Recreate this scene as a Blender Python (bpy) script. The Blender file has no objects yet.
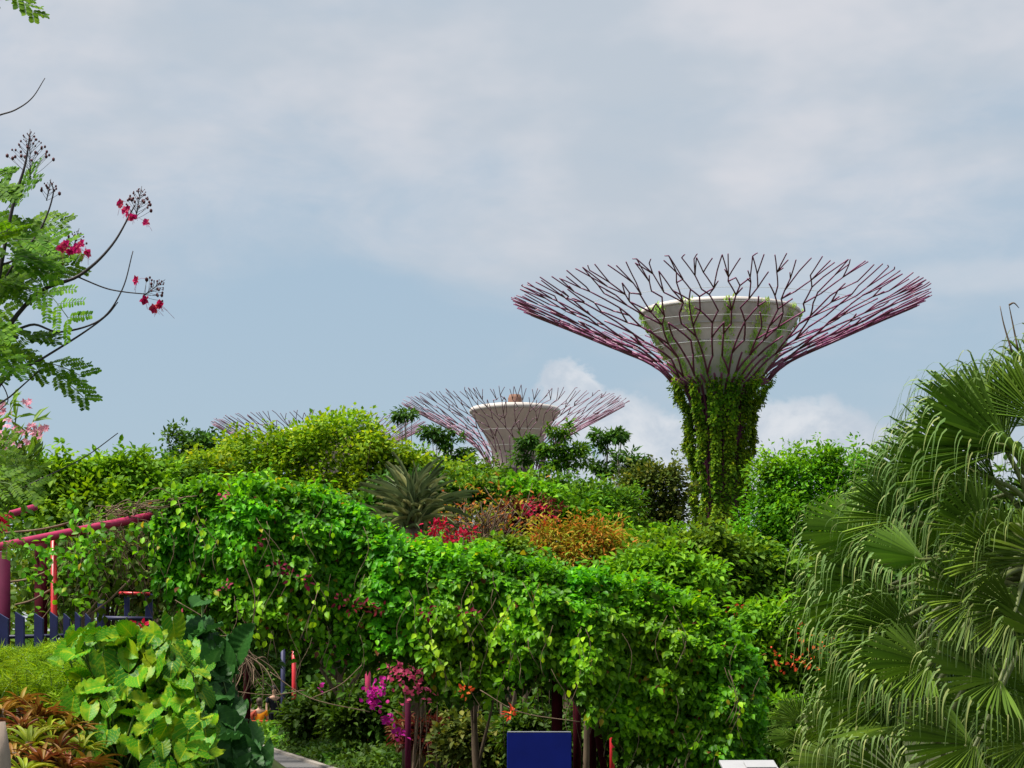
import bpy, bmesh, math, random
import numpy as np
from mathutils import Vector

rad = math.radians
sc = bpy.context.scene
COL = sc.collection
RNG = np.random.default_rng(11)
random.seed(11)

# ------------------------------------------------------------------ camera, world, sun, exposure
FPX, HOR, EYE = 2000.0, 690.0, 1.6
cam_d = bpy.data.cameras.new('camera')
cam_d.sensor_width = 36.0
cam_d.lens = FPX / 1024 * 36.0
cam_d.shift_y = (HOR - 384) / 1024
cam_d.clip_start = 0.1
cam_d.clip_end = 20000
cam = bpy.data.objects.new('camera', cam_d)
COL.objects.link(cam)
cam.location = (0, 0, EYE)
cam.rotation_euler = (rad(90), 0, 0)
sc.camera = cam

SUN_EL, SUN_AZ = 64.0, 256.0          # azimuth measured clockwise from +Y: high on the left
sd = Vector((math.sin(rad(SUN_AZ)) * math.cos(rad(SUN_EL)), math.cos(rad(SUN_AZ)) * math.cos(rad(SUN_EL)), math.sin(rad(SUN_EL))))
sun_d = bpy.data.lights.new('sun', 'SUN')
sun_d.energy = 4.8
sun_d.angle = rad(16)
sun_d.color = (1.0, 0.95, 0.86)
sun = bpy.data.objects.new('sun', sun_d)
COL.objects.link(sun)
sun.rotation_euler = sd.to_track_quat('Z', 'Y').to_euler()
sun.location = (-20, -20, 60)

sc.view_settings.view_transform = 'Standard'
sc.view_settings.look = 'None'
sc.view_settings.exposure = 0.75
sc.view_settings.gamma = 1.0
sc.view_settings.use_curve_mapping = False
sc.cycles.max_bounces = 6
sc.cycles.diffuse_bounces = 3
sc.cycles.glossy_bounces = 2
sc.cycles.transmission_bounces = 3
sc.cycles.transparent_max_bounces = 4
sc.cycles.use_denoising = True


def pdir(px, py):
    return Vector(((px - 512) / FPX, 1.0, (HOR - py) / FPX)).normalized()


def build_world():
    w = bpy.data.worlds.new('World')
    sc.world = w
    w.use_nodes = True
    nt = w.node_tree
    N, L = nt.nodes, nt.links
    N.clear()
    out = N.new('ShaderNodeOutputWorld')
    bg = N.new('ShaderNodeBackground')
    L.new(bg.outputs[0], out.inputs[0])
    sky = N.new('ShaderNodeTexSky')
    sky.sky_type = 'NISHITA'
    sky.sun_disc = False
    sky.sun_elevation = rad(SUN_EL)
    sky.sun_rotation = rad(SUN_AZ)
    sky.air_density = 1.2
    sky.dust_density = 1.5
    tc = N.new('ShaderNodeTexCoord')
    D = tc.outputs['Generated']

    def val(x):
        return x

    def math_(op, a, b=None, c=None, clamp=False):
        n = N.new('ShaderNodeMath')
        n.operation = op
        n.use_clamp = clamp
        for i, v in enumerate((a, b, c)):
            if v is None:
                continue
            if isinstance(v, (int, float)):
                n.inputs[i].default_value = v
            else:
                L.new(v, n.inputs[i])
        return n.outputs[0]

    def noise(scale, vec, detail=5, rough=0.55, dist=0.0):
        n = N.new('ShaderNodeTexNoise')
        n.inputs['Scale'].default_value = scale
        n.inputs['Detail'].default_value = detail
        n.inputs['Roughness'].default_value = rough
        n.inputs['Distortion'].default_value = dist
        L.new(vec, n.inputs['Vector'])
        return n.outputs[0]

    def mapping(sx, sy, sz, off=(0, 0, 0)):
        m = N.new('ShaderNodeMapping')
        m.inputs['Scale'].default_value = (sx, sy, sz)
        m.inputs['Location'].default_value = off
        L.new(D, m.inputs['Vector'])
        return m.outputs[0]

    def smooth(v, lo, hi):
        n = N.new('ShaderNodeMapRange')
        n.interpolation_type = 'SMOOTHSTEP'
        n.inputs['From Min'].default_value = lo
        n.inputs['From Max'].default_value = hi
        L.new(v, n.inputs['Value'])
        return n.outputs[0]

    def mix(f, a, b):
        n = N.new('ShaderNodeMix')
        n.data_type = 'RGBA'
        if isinstance(f, float):
            n.inputs[0].default_value = f
        else:
            L.new(f, n.inputs[0])
        for i, v in ((6, a), (7, b)):
            if isinstance(v, tuple):
                n.inputs[i].default_value = (*v, 1)
            else:
                L.new(v, n.inputs[i])
        return n.outputs[2]

    def dist(px, py, sx=1.0, sy=1.0):
        """angular distance to a direction, stretched in azimuth / elevation"""
        c = pdir(px, py)
        s = N.new('ShaderNodeVectorMath')
        s.operation = 'SUBTRACT'
        L.new(D, s.inputs[0])
        s.inputs[1].default_value = c
        m = N.new('ShaderNodeVectorMath')
        m.operation = 'MULTIPLY'
        L.new(s.outputs[0], m.inputs[0])
        m.inputs[1].default_value = (1 / sx, 1, 1 / sy)
        ln = N.new('ShaderNodeVectorMath')
        ln.operation = 'LENGTH'
        L.new(m.outputs[0], ln.inputs[0])
        return ln.outputs['Value']

    # clear blue from the sky texture, scaled to the recommended strength
    sc_ = N.new('ShaderNodeVectorMath')
    sc_.operation = 'SCALE'
    L.new(sky.outputs[0], sc_.inputs[0])
    sc_.inputs['Scale'].default_value = 0.10
    clear = sc_.outputs[0]
    K = 0.595   # 2**-0.75
    soft = mix(0.82, clear, (0.385 * K, 0.505 * K, 0.62 * K))
    # broad thin overcast
    n1 = noise(5.0, mapping(1.0, 1.0, 2.6, (3.1, 0.4, 1.7)), 6, 0.5, 0.5)
    n2 = noise(14.0, mapping(1.0, 1.0, 2.2, (1.0, 5.4, 0.3)), 6, 0.6, 0.6)
    nn = math_('ADD', math_('MULTIPLY', n1, 0.72), math_('MULTIPLY', n2, 0.28))
    # more cover in the upper sky and on the right, a bluer window at mid height on the left
    blue = smooth(dist(250, 335, 1.7, 0.9), 0.13, 0.02)
    blue2 = smooth(dist(640, 470, 1.8, 0.5), 0.12, 0.0)
    cover = math_('ADD', nn, math_('MULTIPLY', blue, -0.20))
    cover = math_('ADD', cover, math_('MULTIPLY', blue2, -0.08))
    sep = N.new('ShaderNodeSeparateXYZ')
    L.new(D, sep.inputs[0])
    up = smooth(sep.outputs[2], 0.12, 0.34)
    cover = math_('ADD', cover, math_('MULTIPLY', up, 0.22))
    cl = smooth(cover, 0.38, 0.74)
    grey = mix(smooth(noise(9.0, mapping(1, 1, 2.0, (7, 2, 5)), 4), 0.35, 0.7), (0.53 * K, 0.59 * K, 0.665 * K), (0.70 * K, 0.705 * K, 0.75 * K))
    col = mix(math_('MULTIPLY', cl, 0.92), soft, grey)
    # fluffy low cumulus over the horizon
    cn = noise(38.0, mapping(1, 1, 1.15, (2, 2, 9)), 8, 0.62, 0.3)
    cn2 = noise(15.0, mapping(1, 1, 1.1, (4, 1, 2)), 4, 0.5)
    wob = math_('ADD', math_('MULTIPLY', math_('SUBTRACT', cn, 0.5), 0.034), math_('MULTIPLY', math_('SUBTRACT', cn2, 0.5), 0.03))
    tot = None
    for px, py, r, sx, sy in ((578, 392, 0.016, 1.3, 1.2), (600, 420, 0.022, 1.6, 0.9), (648, 452, 0.026, 1.5, 1.0), (560, 470, 0.02, 2.5, 0.8),
                              (800, 448, 0.026, 1.8, 0.9), (760, 475, 0.03, 2.2, 0.7), (690, 490, 0.03, 2.5, 0.8),
                              (905, 470, 0.03, 2.2, 0.8), (450, 480, 0.03, 3.0, 0.5)):
        d = math_('ADD', dist(px, py, sx, sy), wob)
        m = smooth(d, r * 1.05, r * 0.72)
        tot = m if tot is None else math_('MAXIMUM', tot, m)
    cum = mix(smooth(cn, 0.35, 0.68), (0.56 * K, 0.62 * K, 0.70 * K), (0.80 * K, 0.81 * K, 0.84 * K))
    col = mix(math_('MULTIPLY', tot, 0.76), col, cum)
    # long thin streak bank on the right
    st = math_('ADD', dist(1010, 275, 2.6, 0.22), math_('MULTIPLY', math_('SUBTRACT', cn2, 0.5), 0.05))
    col = mix(math_('MULTIPLY', smooth(st, 0.05, 0.012), 0.35), col, (0.70 * K, 0.71 * K, 0.75 * K))
    L.new(col, bg.inputs['Color'])
    bg.inputs['Strength'].default_value = 1.0


build_world()

# ------------------------------------------------------------------ helpers


def W(px, py, D):
    return np.array([(px - 512) / FPX * D, D, EYE + (HOR - py) / FPX * D])


def tag(o, label=None, cat=None, group=None, kind=None):
    if label:
        o['label'] = label
    if cat:
        o['category'] = cat
    if group:
        o['group'] = group
    if kind:
        o['kind'] = kind
    return o


def thing(name, label, cat, loc=(0, 0, 0), group=None, rz=0.0):
    o = bpy.data.objects.new(name, None)
    o.empty_display_size = 0.2
    COL.objects.link(o)
    o.location = tuple(float(v) for v in loc)
    o.rotation_euler = (0, 0, rz)
    return tag(o, label, cat, group)


def smoothstep(a, b, x):
    t = np.clip((np.asarray(x, float) - a) / (b - a), 0, 1)
    return t * t * (3 - 2 * t)


def noise1(x, seed=0):
    """cheap smooth 1-D noise in -1..1"""
    x = np.asarray(x, float)
    return (np.sin(x * 1.0 + seed * 1.7) + 0.6 * np.sin(x * 2.3 + seed * 3.1) + 0.4 * np.sin(x * 4.9 + seed * 5.3)) / 2.0


class MB:
    """collects polygons into one mesh object"""

    def __init__(self):
        self.v, self.f = [], []

    def add(self, vs, fs):
        b = len(self.v)
        self.v.extend([tuple(map(float, p)) for p in vs])
        self.f.extend([tuple(b + i for i in f) for f in fs])

    def tube(self, pts, r, k=6, cap=True):
        pts = [np.asarray(p, float) for p in pts]
        n = len(pts)
        if np.isscalar(r):
            r = [r] * n
        vs, fs = [], []
        up = None
        for i, p in enumerate(pts):
            t = pts[min(i + 1, n - 1)] - pts[max(i - 1, 0)]
            t = t / (np.linalg.norm(t) + 1e-9)
            if up is None:
                a = np.array([0, 0, 1.0]) if abs(t[2]) < 0.9 else np.array([1.0, 0, 0])
                up = np.cross(t, a)
            u = up - t * np.dot(up, t)
            u /= np.linalg.norm(u) + 1e-9
            up = u
            w = np.cross(t, u)
            for j in range(k):
                an = 2 * math.pi * j / k
                vs.append(p + r[i] * (math.cos(an) * u + math.sin(an) * w))
        for i in range(n - 1):
            for j in range(k):
                j2 = (j + 1) % k
                fs.append((i * k + j, i * k + j2, (i + 1) * k + j2, (i + 1) * k + j))
        if cap:
            fs.append(tuple(range(k - 1, -1, -1)))
            fs.append(tuple((n - 1) * k + j for j in range(k)))
        self.add(vs, fs)

    def box(self, c, s, rz=0.0, rx=0.0, bevel=0.0):
        bm = bmesh.new()
        bmesh.ops.create_cube(bm, size=1)
        for v in bm.verts:
            v.co = Vector((v.co.x * s[0], v.co.y * s[1], v.co.z * s[2]))
        if bevel:
            bmesh.ops.bevel(bm, geom=bm.edges[:], offset=bevel, segments=2, affect='EDGES', profile=0.5)
        ca, sa, cb, sb = math.cos(rz), math.sin(rz), math.cos(rx), math.sin(rx)
        bm.verts.index_update()
        vs = []
        for v in bm.verts:
            x, y, z = v.co
            y, z = y * cb - z * sb, y * sb + z * cb
            x, y = x * ca - y * sa, x * sa + y * ca
            vs.append((c[0] + x, c[1] + y, c[2] + z))
        self.add(vs, [tuple(v.index for v in f.verts) for f in bm.faces])
        bm.free()

    def lathe(self, prof, c=(0, 0, 0), k=48):
        vs, fs = [], []
        for r, z in prof:
            for j in range(k):
                a = 2 * math.pi * j / k
                vs.append((c[0] + r * math.cos(a), c[1] + r * math.sin(a), c[2] + z))
        for i in range(len(prof) - 1):
            for j in range(k):
                j2 = (j + 1) % k
                fs.append((i * k + j, i * k + j2, (i + 1) * k + j2, (i + 1) * k + j))
        self.add(vs, fs)

    def ball(self, c, r, sub=1, sq=(1, 1, 1)):
        bm = bmesh.new()
        bmesh.ops.create_icosphere(bm, subdivisions=sub, radius=1)
        bm.verts.index_update()
        self.add([(c[0] + v.co.x * r * sq[0], c[1] + v.co.y * r * sq[1], c[2] + v.co.z * r * sq[2]) for v in bm.verts],
                 [tuple(v.index for v in f.verts) for f in bm.faces])
        bm.free()

    def build(self, name, mat, parent=None, smooth=True):
        me = bpy.data.meshes.new(name)
        off = np.array(parent_loc(parent))
        me.from_pydata([tuple(np.array(p) - off) for p in self.v], [], self.f)
        return link(name, me, mat, parent, smooth)


def parent_loc(p):
    l = np.zeros(3)
    while p is not None:
        l = l + np.array(p.location)
        p = p.parent
    return l


def link(name, me, mat, parent, smooth=False):
    me.materials.append(mat)
    if smooth and len(me.polygons):
        me.polygons.foreach_set('use_smooth', np.ones(len(me.polygons), bool))
    o = bpy.data.objects.new(name, me)
    COL.objects.link(o)
    if parent is not None:
        o.parent = parent
    return o


# leaf templates: x across, y along, z out of the blade
def T_diamond():
    return np.array([(0, 0, 0), (.5, .45, .10), (0, 1, -.06), (-.5, .45, .10)]), [(0, 1, 2), (0, 2, 3)]


def T_ovate():
    v = [(0, 0, 0), (-.42, .28, .07), (0, .3, -.03), (.42, .28, .07), (-.38, .62, .05), (0, .65, -.05), (.38, .62, .05), (0, 1, -.16)]
    f = [(0, 2, 1), (0, 3, 2), (1, 2, 5, 4), (2, 3, 6, 5), (4, 5, 7), (5, 6, 7)]
    return np.array(v, float), f


def T_strap(n=7, arch=0.55, w0=.5, tipw=.02):
    v, f = [], []
    for i in range(n):
        t = i / (n - 1)
        w = (w0 if t < .55 else w0 * (1 - (t - .55) / .45) + tipw) * (0.75 + 0.25 * min(1, t * 4))
        ang = arch * 2.2 * t
        y = math.sin(ang) / (arch * 2.2) if arch else t
        z = -(1 - math.cos(ang)) / (arch * 2.2) if arch else 0
        v += [(-w, y, z + .04), (0, y, z - .02), (w, y, z + .04)]
    for i in range(n - 1):
        a = i * 3
        f += [(a, a + 1, a + 4, a + 3), (a + 1, a + 2, a + 5, a + 4)]
    return np.array(v, float), f


def T_heart(nx=9, ny=21):
    """big philodendron blade: heart outline, raised side veins, wavy rim, drooping tip"""
    v, f, uv = [], [], []
    for j in range(ny):
        t = j / (ny - 1)
        # half width along the blade
        w = 0.46 * math.sin(math.pi * min(1, (t * 0.93 + 0.07)) ** 0.62) ** 0.8 if t < 1 else 0.01
        w *= 1.0 + 0.035 * math.cos((t - .42) * 42)
        for i in range(nx):
            s = -1 + 2 * i / (nx - 1)
            y = t - 0.17 * abs(s) ** 1.5 * (1 - t) ** 3 * 1.6 - 0.0
            y += 0.10 * abs(s) * math.sin(t * math.pi)
            z = 0.10 * abs(s) ** 1.3 - 0.20 * t * t + 0.042 * math.cos((t - 0.42 * abs(s)) * 42) * (0.35 + abs(s)) * (1 - t * .6)
            v.append((s * w, y, z))
            uv.append((0.5 + s * .5, t))
    for j in range(ny - 1):
        for i in range(nx - 1):
            a = j * nx + i
            f.append((a, a + 1, a + nx + 1, a + nx))
    return np.array(v, float), f, np.array(uv, float)


DIA, OVA = T_diamond(), T_ovate()
OBL = (np.array([(0, 0, 0), (-.42, .25, .03), (.42, .25, .03), (-.5, .7, .02), (.5, .7, .02), (-.25, .97, -.02), (.25, .97, -.02)], float), [(0, 2, 1), (1, 2, 4, 3), (3, 4, 6, 5)])
STRAP = T_strap()
NEEDLE = (np.array([(-.5, 0, 0), (.5, 0, 0), (0, 1, 0)], float), [(0, 1, 2)])


def nrm(a):
    return a / (np.linalg.norm(a, axis=-1, keepdims=True) + 1e-9)


def leaves(name, P, T, Nn, L, Wd, tmpl, mat, parent=None, smooth=False):
    tv, tf = tmpl[0], tmpl[1]
    P = np.asarray(P, float) - parent_loc(parent)
    n, k = len(P), len(tv)
    T = nrm(np.asarray(T, float))
    B = nrm(np.cross(T, Nn))
    Nn = np.cross(B, T)
    L = np.broadcast_to(np.asarray(L, float), (n,))
    Wd = np.broadcast_to(np.asarray(Wd, float), (n,))
    V = (P[:, None, :] + tv[None, :, 0, None] * (Wd[:, None, None] * B[:, None, :]) + tv[None, :, 1, None] * (L[:, None, None] * T[:, None, :])
         + tv[None, :, 2, None] * (L[:, None, None] * Nn[:, None, :])).reshape(-1, 3)
    lt = np.array([len(f) for f in tf])
    li = np.concatenate([np.array(f) for f in tf])
    me = bpy.data.meshes.new(name)
    me.vertices.add(len(V))
    me.vertices.foreach_set('co', V.astype(np.float32).ravel())
    LI = (li[None, :] + (np.arange(n) * k)[:, None]).ravel()
    LT = np.tile(lt, n)
    me.loops.add(len(LI))
    me.loops.foreach_set('vertex_index', LI.astype(np.int32))
    me.polygons.add(len(LT))
    LS = np.concatenate([[0], np.cumsum(LT)[:-1]])
    me.polygons.foreach_set('loop_start', LS.astype(np.int32))
    if len(tmpl) > 2:
        uvl = me.uv_layers.new(name='UVMap')
        uvl.data.foreach_set('uv', np.tile(tmpl[2][li], (n, 1)).astype(np.float32).ravel())
    me.update(calc_edges=True)
    me.validate()
    return link(name, me, mat, parent, smooth)


def rdir(n, rng=RNG):
    return nrm(rng.normal(size=(n, 3)))


# ------------------------------------------------------------------ materials
MATS = {}


def new_mat(name):
    m = bpy.data.materials.new(name)
    m.use_nodes = True
    nt = m.node_tree
    return m, nt, nt.nodes, nt.links, nt.nodes['Principled BSDF'], nt.nodes['Material Output']


def ramp(N, stops):
    r = N.new('ShaderNodeValToRGB')
    el = r.color_ramp.elements
    while len(el) < len(stops):
        el.new(0.5)
    for e, (p, c) in zip(el, stops):
        e.position = p
        e.color = (*c, 1)
    return r


def leaf_mat(name, stops, transl=0.30, rough=0.42, spec=0.45, clump=1.2, cvar=0.35, tint=(1.5, 1.35, 0.6), boost=1.42):
    """stops: colour ramp over a random value per leaf; clump: size in metres of colour patches"""
    m, nt, N, L, bsdf, out = new_mat(name)
    geo = N.new('ShaderNodeNewGeometry')
    spec, rough = spec * 0.38, rough + 0.08
    stops = [(p, (min(.8, c[0] * boost * 1.12), min(.8, c[1] * boost), c[2] * .75) if c[1] > c[0] else c) for p, c in stops]
    r = ramp(N, stops)
    L.new(geo.outputs['Random Per Island'], r.inputs[0])
    tc = N.new('ShaderNodeTexCoord')
    nz = N.new('ShaderNodeTexNoise')
    nz.inputs['Scale'].default_value = 1.0 / clump
    nz.inputs['Detail'].default_value = 2
    L.new(tc.outputs['Object'], nz.inputs['Vector'])
    mr = N.new('ShaderNodeMapRange')
    mr.inputs['From Min'].default_value = 0.3
    mr.inputs['From Max'].default_value = 0.7
    mr.inputs['To Min'].default_value = 1 - cvar
    mr.inputs['To Max'].default_value = 1 + cvar
    L.new(nz.outputs[0], mr.inputs[0])
    hs = N.new('ShaderNodeHueSaturation')
    L.new(r.outputs[0], hs.inputs['Color'])
    L.new(mr.outputs[0], hs.inputs['Value'])
    nz2 = N.new('ShaderNodeTexNoise')
    nz2.inputs['Scale'].default_value = 0.45 / clump
    nz2.inputs['Detail'].default_value = 3
    L.new(tc.outputs['Object'], nz2.inputs['Vector'])
    mr2 = N.new('ShaderNodeMapRange')
    mr2.inputs['From Min'].default_value = 0.32
    mr2.inputs['From Max'].default_value = 0.68
    mr2.inputs['To Min'].default_value = 0.466
    mr2.inputs['To Max'].default_value = 0.508
    L.new(nz2.outputs[0], mr2.inputs[0])
    L.new(mr2.outputs[0], hs.inputs['Hue'])
    col = hs.outputs[0]
    L.new(col, bsdf.inputs['Base Color'])
    bsdf.inputs['Roughness'].default_value = rough
    bsdf.inputs['Specular IOR Level'].default_value = spec
    tr = N.new('ShaderNodeBsdfTranslucent')
    mm = N.new('ShaderNodeMix')
    mm.data_type = 'RGBA'
    mm.blend_type = 'MULTIPLY'
    mm.inputs[0].default_value = 1
    mm.inputs[7].default_value = (*tint, 1)
    L.new(col, mm.inputs[6])
    L.new(mm.outputs[2], tr.inputs[0])
    mx = N.new('ShaderNodeMixShader')
    mx.inputs[0].default_value = transl
    L.new(bsdf.outputs[0], mx.inputs[1])
    L.new(tr.outputs[0], mx.inputs[2])
    L.new(mx.outputs[0], out.inputs[0])
    return m


def solid(name, col, rough=0.6, spec=0.3, var=0.25, scale=6.0, bump=0.0, metal=0.0, col2=None, stretch=(1, 1, 1)):
    m, nt, N, L, bsdf, out = new_mat(name)
    tc = N.new('ShaderNodeTexCoord')
    mp = N.new('ShaderNodeMapping')
    mp.inputs['Scale'].default_value = stretch
    L.new(tc.outputs['Object'], mp.inputs[0])
    nz = N.new('ShaderNodeTexNoise')
    nz.inputs['Scale'].default_value = scale
    nz.inputs['Detail'].default_value = 6
    nz.inputs['Roughness'].default_value = 0.62
    L.new(mp.outputs[0], nz.inputs['Vector'])
    lo = tuple(c * (1 - var) for c in col)
    hi = col2 if col2 else tuple(min(1, c * (1 + var)) for c in col)
    r = ramp(N, [(0.32, lo), (0.68, hi)])
    L.new(nz.outputs[0], r.inputs[0])
    L.new(r.outputs[0], bsdf.inputs['Base Color'])
    bsdf.inputs['Roughness'].default_value = rough
    bsdf.inputs['Specular IOR Level'].default_value = spec
    bsdf.inputs['Metallic'].default_value = metal
    if bump:
        b = N.new('ShaderNodeBump')
        b.inputs['Strength'].default_value = bump
        b.inputs['Distance'].default_value = 0.02
        L.new(nz.outputs[0], b.inputs['Height'])
        L.new(b.outputs[0], bsdf.inputs['Normal'])
    return m


def philo_mat(name, dark, light, yellow, patch=0.5):
    """veined, patchily variegated big leaf (pattern follows the blade's own UV)"""
    m, nt, N, L, bsdf, out = new_mat(name)
    uv = N.new('ShaderNodeUVMap')
    sep = N.new('ShaderNodeSeparateXYZ')
    L.new(uv.outputs[0], sep.inputs[0])

    def mt(op, a, b=None):
        n = N.new('ShaderNodeMath')
        n.operation = op
        for i, v in enumerate((a, b)):
            if v is None:
                continue
            if isinstance(v, (int, float)):
                n.inputs[i].default_value = v
            else:
                L.new(v, n.inputs[i])
        return n.outputs[0]
    s = mt('ABSOLUTE', mt('MULTIPLY', mt('SUBTRACT', sep.outputs[0], 0.5), 2.0))
    mid = N.new('ShaderNodeMapRange')
    mid.inputs['From Min'].default_value = 0.07
    mid.inputs['From Max'].default_value = 0.02
    L.new(s, mid.inputs[0])
    ph = mt('COSINE', mt('MULTIPLY', mt('SUBTRACT', sep.outputs[1], mt('MULTIPLY', s, 0.42)), 42.0))
    vein = N.new('ShaderNodeMapRange')
    vein.inputs['From Min'].default_value = 0.80
    vein.inputs['From Max'].default_value = 1.0
    vein.inputs['To Max'].default_value = 0.6
    L.new(ph, vein.inputs[0])
    vv = mt('MAXIMUM', mid.outputs[0], vein.outputs[0])
    geo = N.new('ShaderNodeNewGeometry')
    tc = N.new('ShaderNodeTexCoord')
    nz = N.new('ShaderNodeTexNoise')
    nz.inputs['Scale'].default_value = 9
    nz.inputs['Detail'].default_value = 5
    nz.inputs['Distortion'].default_value = 0.8
    L.new(tc.outputs['Object'], nz.inputs['Vector'])
    base = ramp(N, [(0, dark), (0.55, light), (1, tuple(c * 1.25 for c in light))])
    L.new(geo.outputs['Random Per Island'], base.inputs[0])
    pt = N.new('ShaderNodeMapRange')
    pt.inputs['From Min'].default_value = 0.50
    pt.inputs['From Max'].default_value = 0.66
    pt.inputs['To Max'].default_value = patch
    L.new(nz.outputs[0], pt.inputs[0])
    m1 = N.new('ShaderNodeMix')
    m1.data_type = 'RGBA'
    L.new(mt('MAXIMUM', vv, pt.outputs[0]), m1.inputs[0])
    L.new(base.outputs[0], m1.inputs[6])
    m1.inputs[7].default_value = (*yellow, 1)
    L.new(m1.outputs[2], bsdf.inputs['Base Color'])
    bsdf.inputs['Roughness'].default_value = 0.46
    bsdf.inputs['Specular IOR Level'].default_value = 0.15
    tr = N.new('ShaderNodeBsdfTranslucent')
    L.new(m1.outputs[2], tr.inputs[0])
    mx = N.new('ShaderNodeMixShader')
    mx.inputs[0].default_value = 0.22
    L.new(bsdf.outputs[0], mx.inputs[1])
    L.new(tr.outputs[0], mx.inputs[2])
    L.new(mx.outputs[0], out.inputs[0])
    return m


M = {}
M['soil'] = solid('soil', (0.055, 0.045, 0.028), 0.95, 0.1, 0.5, 1.3, 0.4, col2=(0.05, 0.075, 0.02))
M['asphalt'] = solid('path_surface', (0.115, 0.11, 0.11), 0.85, 0.2, 0.2, 9, 0.2)
M['kerb'] = solid('kerb_stone', (0.26, 0.23, 0.20), 0.8, 0.2, 0.2, 12)
M['bark'] = solid('bark', (0.13, 0.095, 0.065), 0.9, 0.1, 0.45, 7, 0.5, stretch=(1, 1, .3))
M['palebark'] = solid('pale_bark', (0.27, 0.22, 0.16), 0.9, 0.1, 0.35, 7, 0.4, stretch=(1, 1, .3))
M['darkbark'] = solid('dark_bark', (0.045, 0.03, 0.024), 0.9, 0.1, 0.4, 7, 0.4)
M['twig'] = solid('dry_twig', (0.15, 0.105, 0.07), 0.9, 0.1, 0.45, 9)
M['stem'] = solid('purple_stem', (0.045, 0.035, 0.04), 0.6, 0.3, 0.3, 20)
M['gstem'] = solid('green_stem', (0.10, 0.17, 0.04), 0.55, 0.3, 0.3, 14)
M['redsteel'] = solid('red_steel', (0.36, 0.016, 0.075), 0.42, 0.5, 0.22, 5)
M['darksteel'] = solid('maroon_steel', (0.045, 0.004, 0.009), 0.8, 0.06, 0.3, 5)
M['brightred'] = solid('bright_red_steel', (0.48, 0.015, 0.02), 0.4, 0.5, 0.15, 5)
M['purplesteel'] = solid('purple_steel', (0.075, 0.007, 0.028), 0.75, 0.1, 0.2, 5)
M['blue'] = solid('blue_paint', (0.013, 0.017, 0.085), 0.5, 0.4, 0.25, 5)  # darkened so the paint carries the shade the picket fence stands in
M['navy'] = solid('navy_paint', (0.02, 0.022, 0.07), 0.55, 0.4, 0.3, 5)
M['signblue'] = solid('blue_sign_face', (0.003, 0.010, 0.135), 0.7, 0.12, 0.14, 3)
M['signedge'] = solid('sign_edge_metal', (0.30, 0.31, 0.34), 0.4, 0.5, 0.1, 8)
M['whiteboard'] = solid('white_panel', (0.32, 0.32, 0.33), 0.45, 0.4, 0.05, 5)
M['greymetal'] = solid('grey_metal', (0.28, 0.28, 0.28), 0.5, 0.5, 0.1, 5)
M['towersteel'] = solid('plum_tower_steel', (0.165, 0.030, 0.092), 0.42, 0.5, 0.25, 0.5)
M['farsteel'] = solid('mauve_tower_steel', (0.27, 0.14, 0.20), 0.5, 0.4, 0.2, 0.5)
M['concrete'] = solid('dark_concrete', (0.085, 0.06, 0.06), 0.9, 0.1, 0.35, 0.5, 0.2)
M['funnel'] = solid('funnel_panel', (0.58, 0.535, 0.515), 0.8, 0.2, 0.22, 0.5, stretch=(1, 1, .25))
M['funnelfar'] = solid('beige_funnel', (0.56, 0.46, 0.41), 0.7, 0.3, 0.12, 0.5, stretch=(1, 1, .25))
M['rim'] = solid('funnel_rim', (0.50, 0.46, 0.43), 0.6, 0.3, 0.06, 0.6)
M['cable'] = solid('steel_cable', (0.45, 0.46, 0.47), 0.4, 0.5, 0.1, 3)
M['plantroom'] = solid('rust_brown_cap', (0.20, 0.11, 0.08), 0.8, 0.2, 0.2, 1)

G = leaf_mat
M['vine'] = G('vine_leaf', [(0, (0.018, 0.105, 0.007)), (.40, (0.036, 0.190, 0.008)), (.88, (0.074, 0.280, 0.010)), (.975, (0.13, 0.36, 0.014)), (.986, (0.26, 0.30, 0.02)), (.994, (0.22, 0.09, 0.02)), (1, (0.09, 0.03, 0.02))], 0.40, 0.36, 0.45, 0.7, 0.42)
M['vineyoung'] = G('young_vine_leaf', [(0, (0.09, 0.30, 0.012)), (1, (0.20, 0.44, 0.02))], 0.36, 0.4, 0.4, 0.6, 0.2)
M['vinedark'] = G('shaded_vine_leaf', [(0, (0.012, 0.045, 0.007)), (1, (0.035, 0.10, 0.012))], 0.25, 0.45, 0.35, 0.8, 0.3)  # darker copy of the vine leaf; the shade is put into its colour
M['yelgreen'] = G('yellow_green_leaf', [(0, (0.050, 0.145, 0.010)), (.5, (0.100, 0.215, 0.012)), (.9, (0.165, 0.285, 0.015)), (1, (0.24, 0.31, 0.02))], 0.36, 0.5, 0.35, 1.6, 0.3)
M['bright'] = G('bright_green_leaf', [(0, (0.030, 0.13, 0.010)), (.5, (0.055, 0.20, 0.012)), (1, (0.11, 0.29, 0.016))], 0.34, 0.5, 0.35, 1.4, 0.3)
M['mid'] = G('mid_green_leaf', [(0, (0.022, 0.085, 0.012)), (.5, (0.042, 0.135, 0.016)), (1, (0.085, 0.20, 0.022))], 0.3, 0.5, 0.35, 1.4, 0.35)
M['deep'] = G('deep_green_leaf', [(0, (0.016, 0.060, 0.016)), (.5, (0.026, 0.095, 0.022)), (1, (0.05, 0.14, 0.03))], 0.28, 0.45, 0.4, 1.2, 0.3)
M['olive'] = G('olive_leaf', [(0, (0.028, 0.058, 0.018)), (.6, (0.055, 0.098, 0.026)), (1, (0.11, 0.13, 0.035))], 0.25, 0.5, 0.35, 1.2, 0.35)
M['far'] = G('far_leaf', [(0, (0.028, 0.085, 0.018)), (1, (0.075, 0.16, 0.03))], 0.3, 0.55, 0.3, 4, 0.4)
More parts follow.
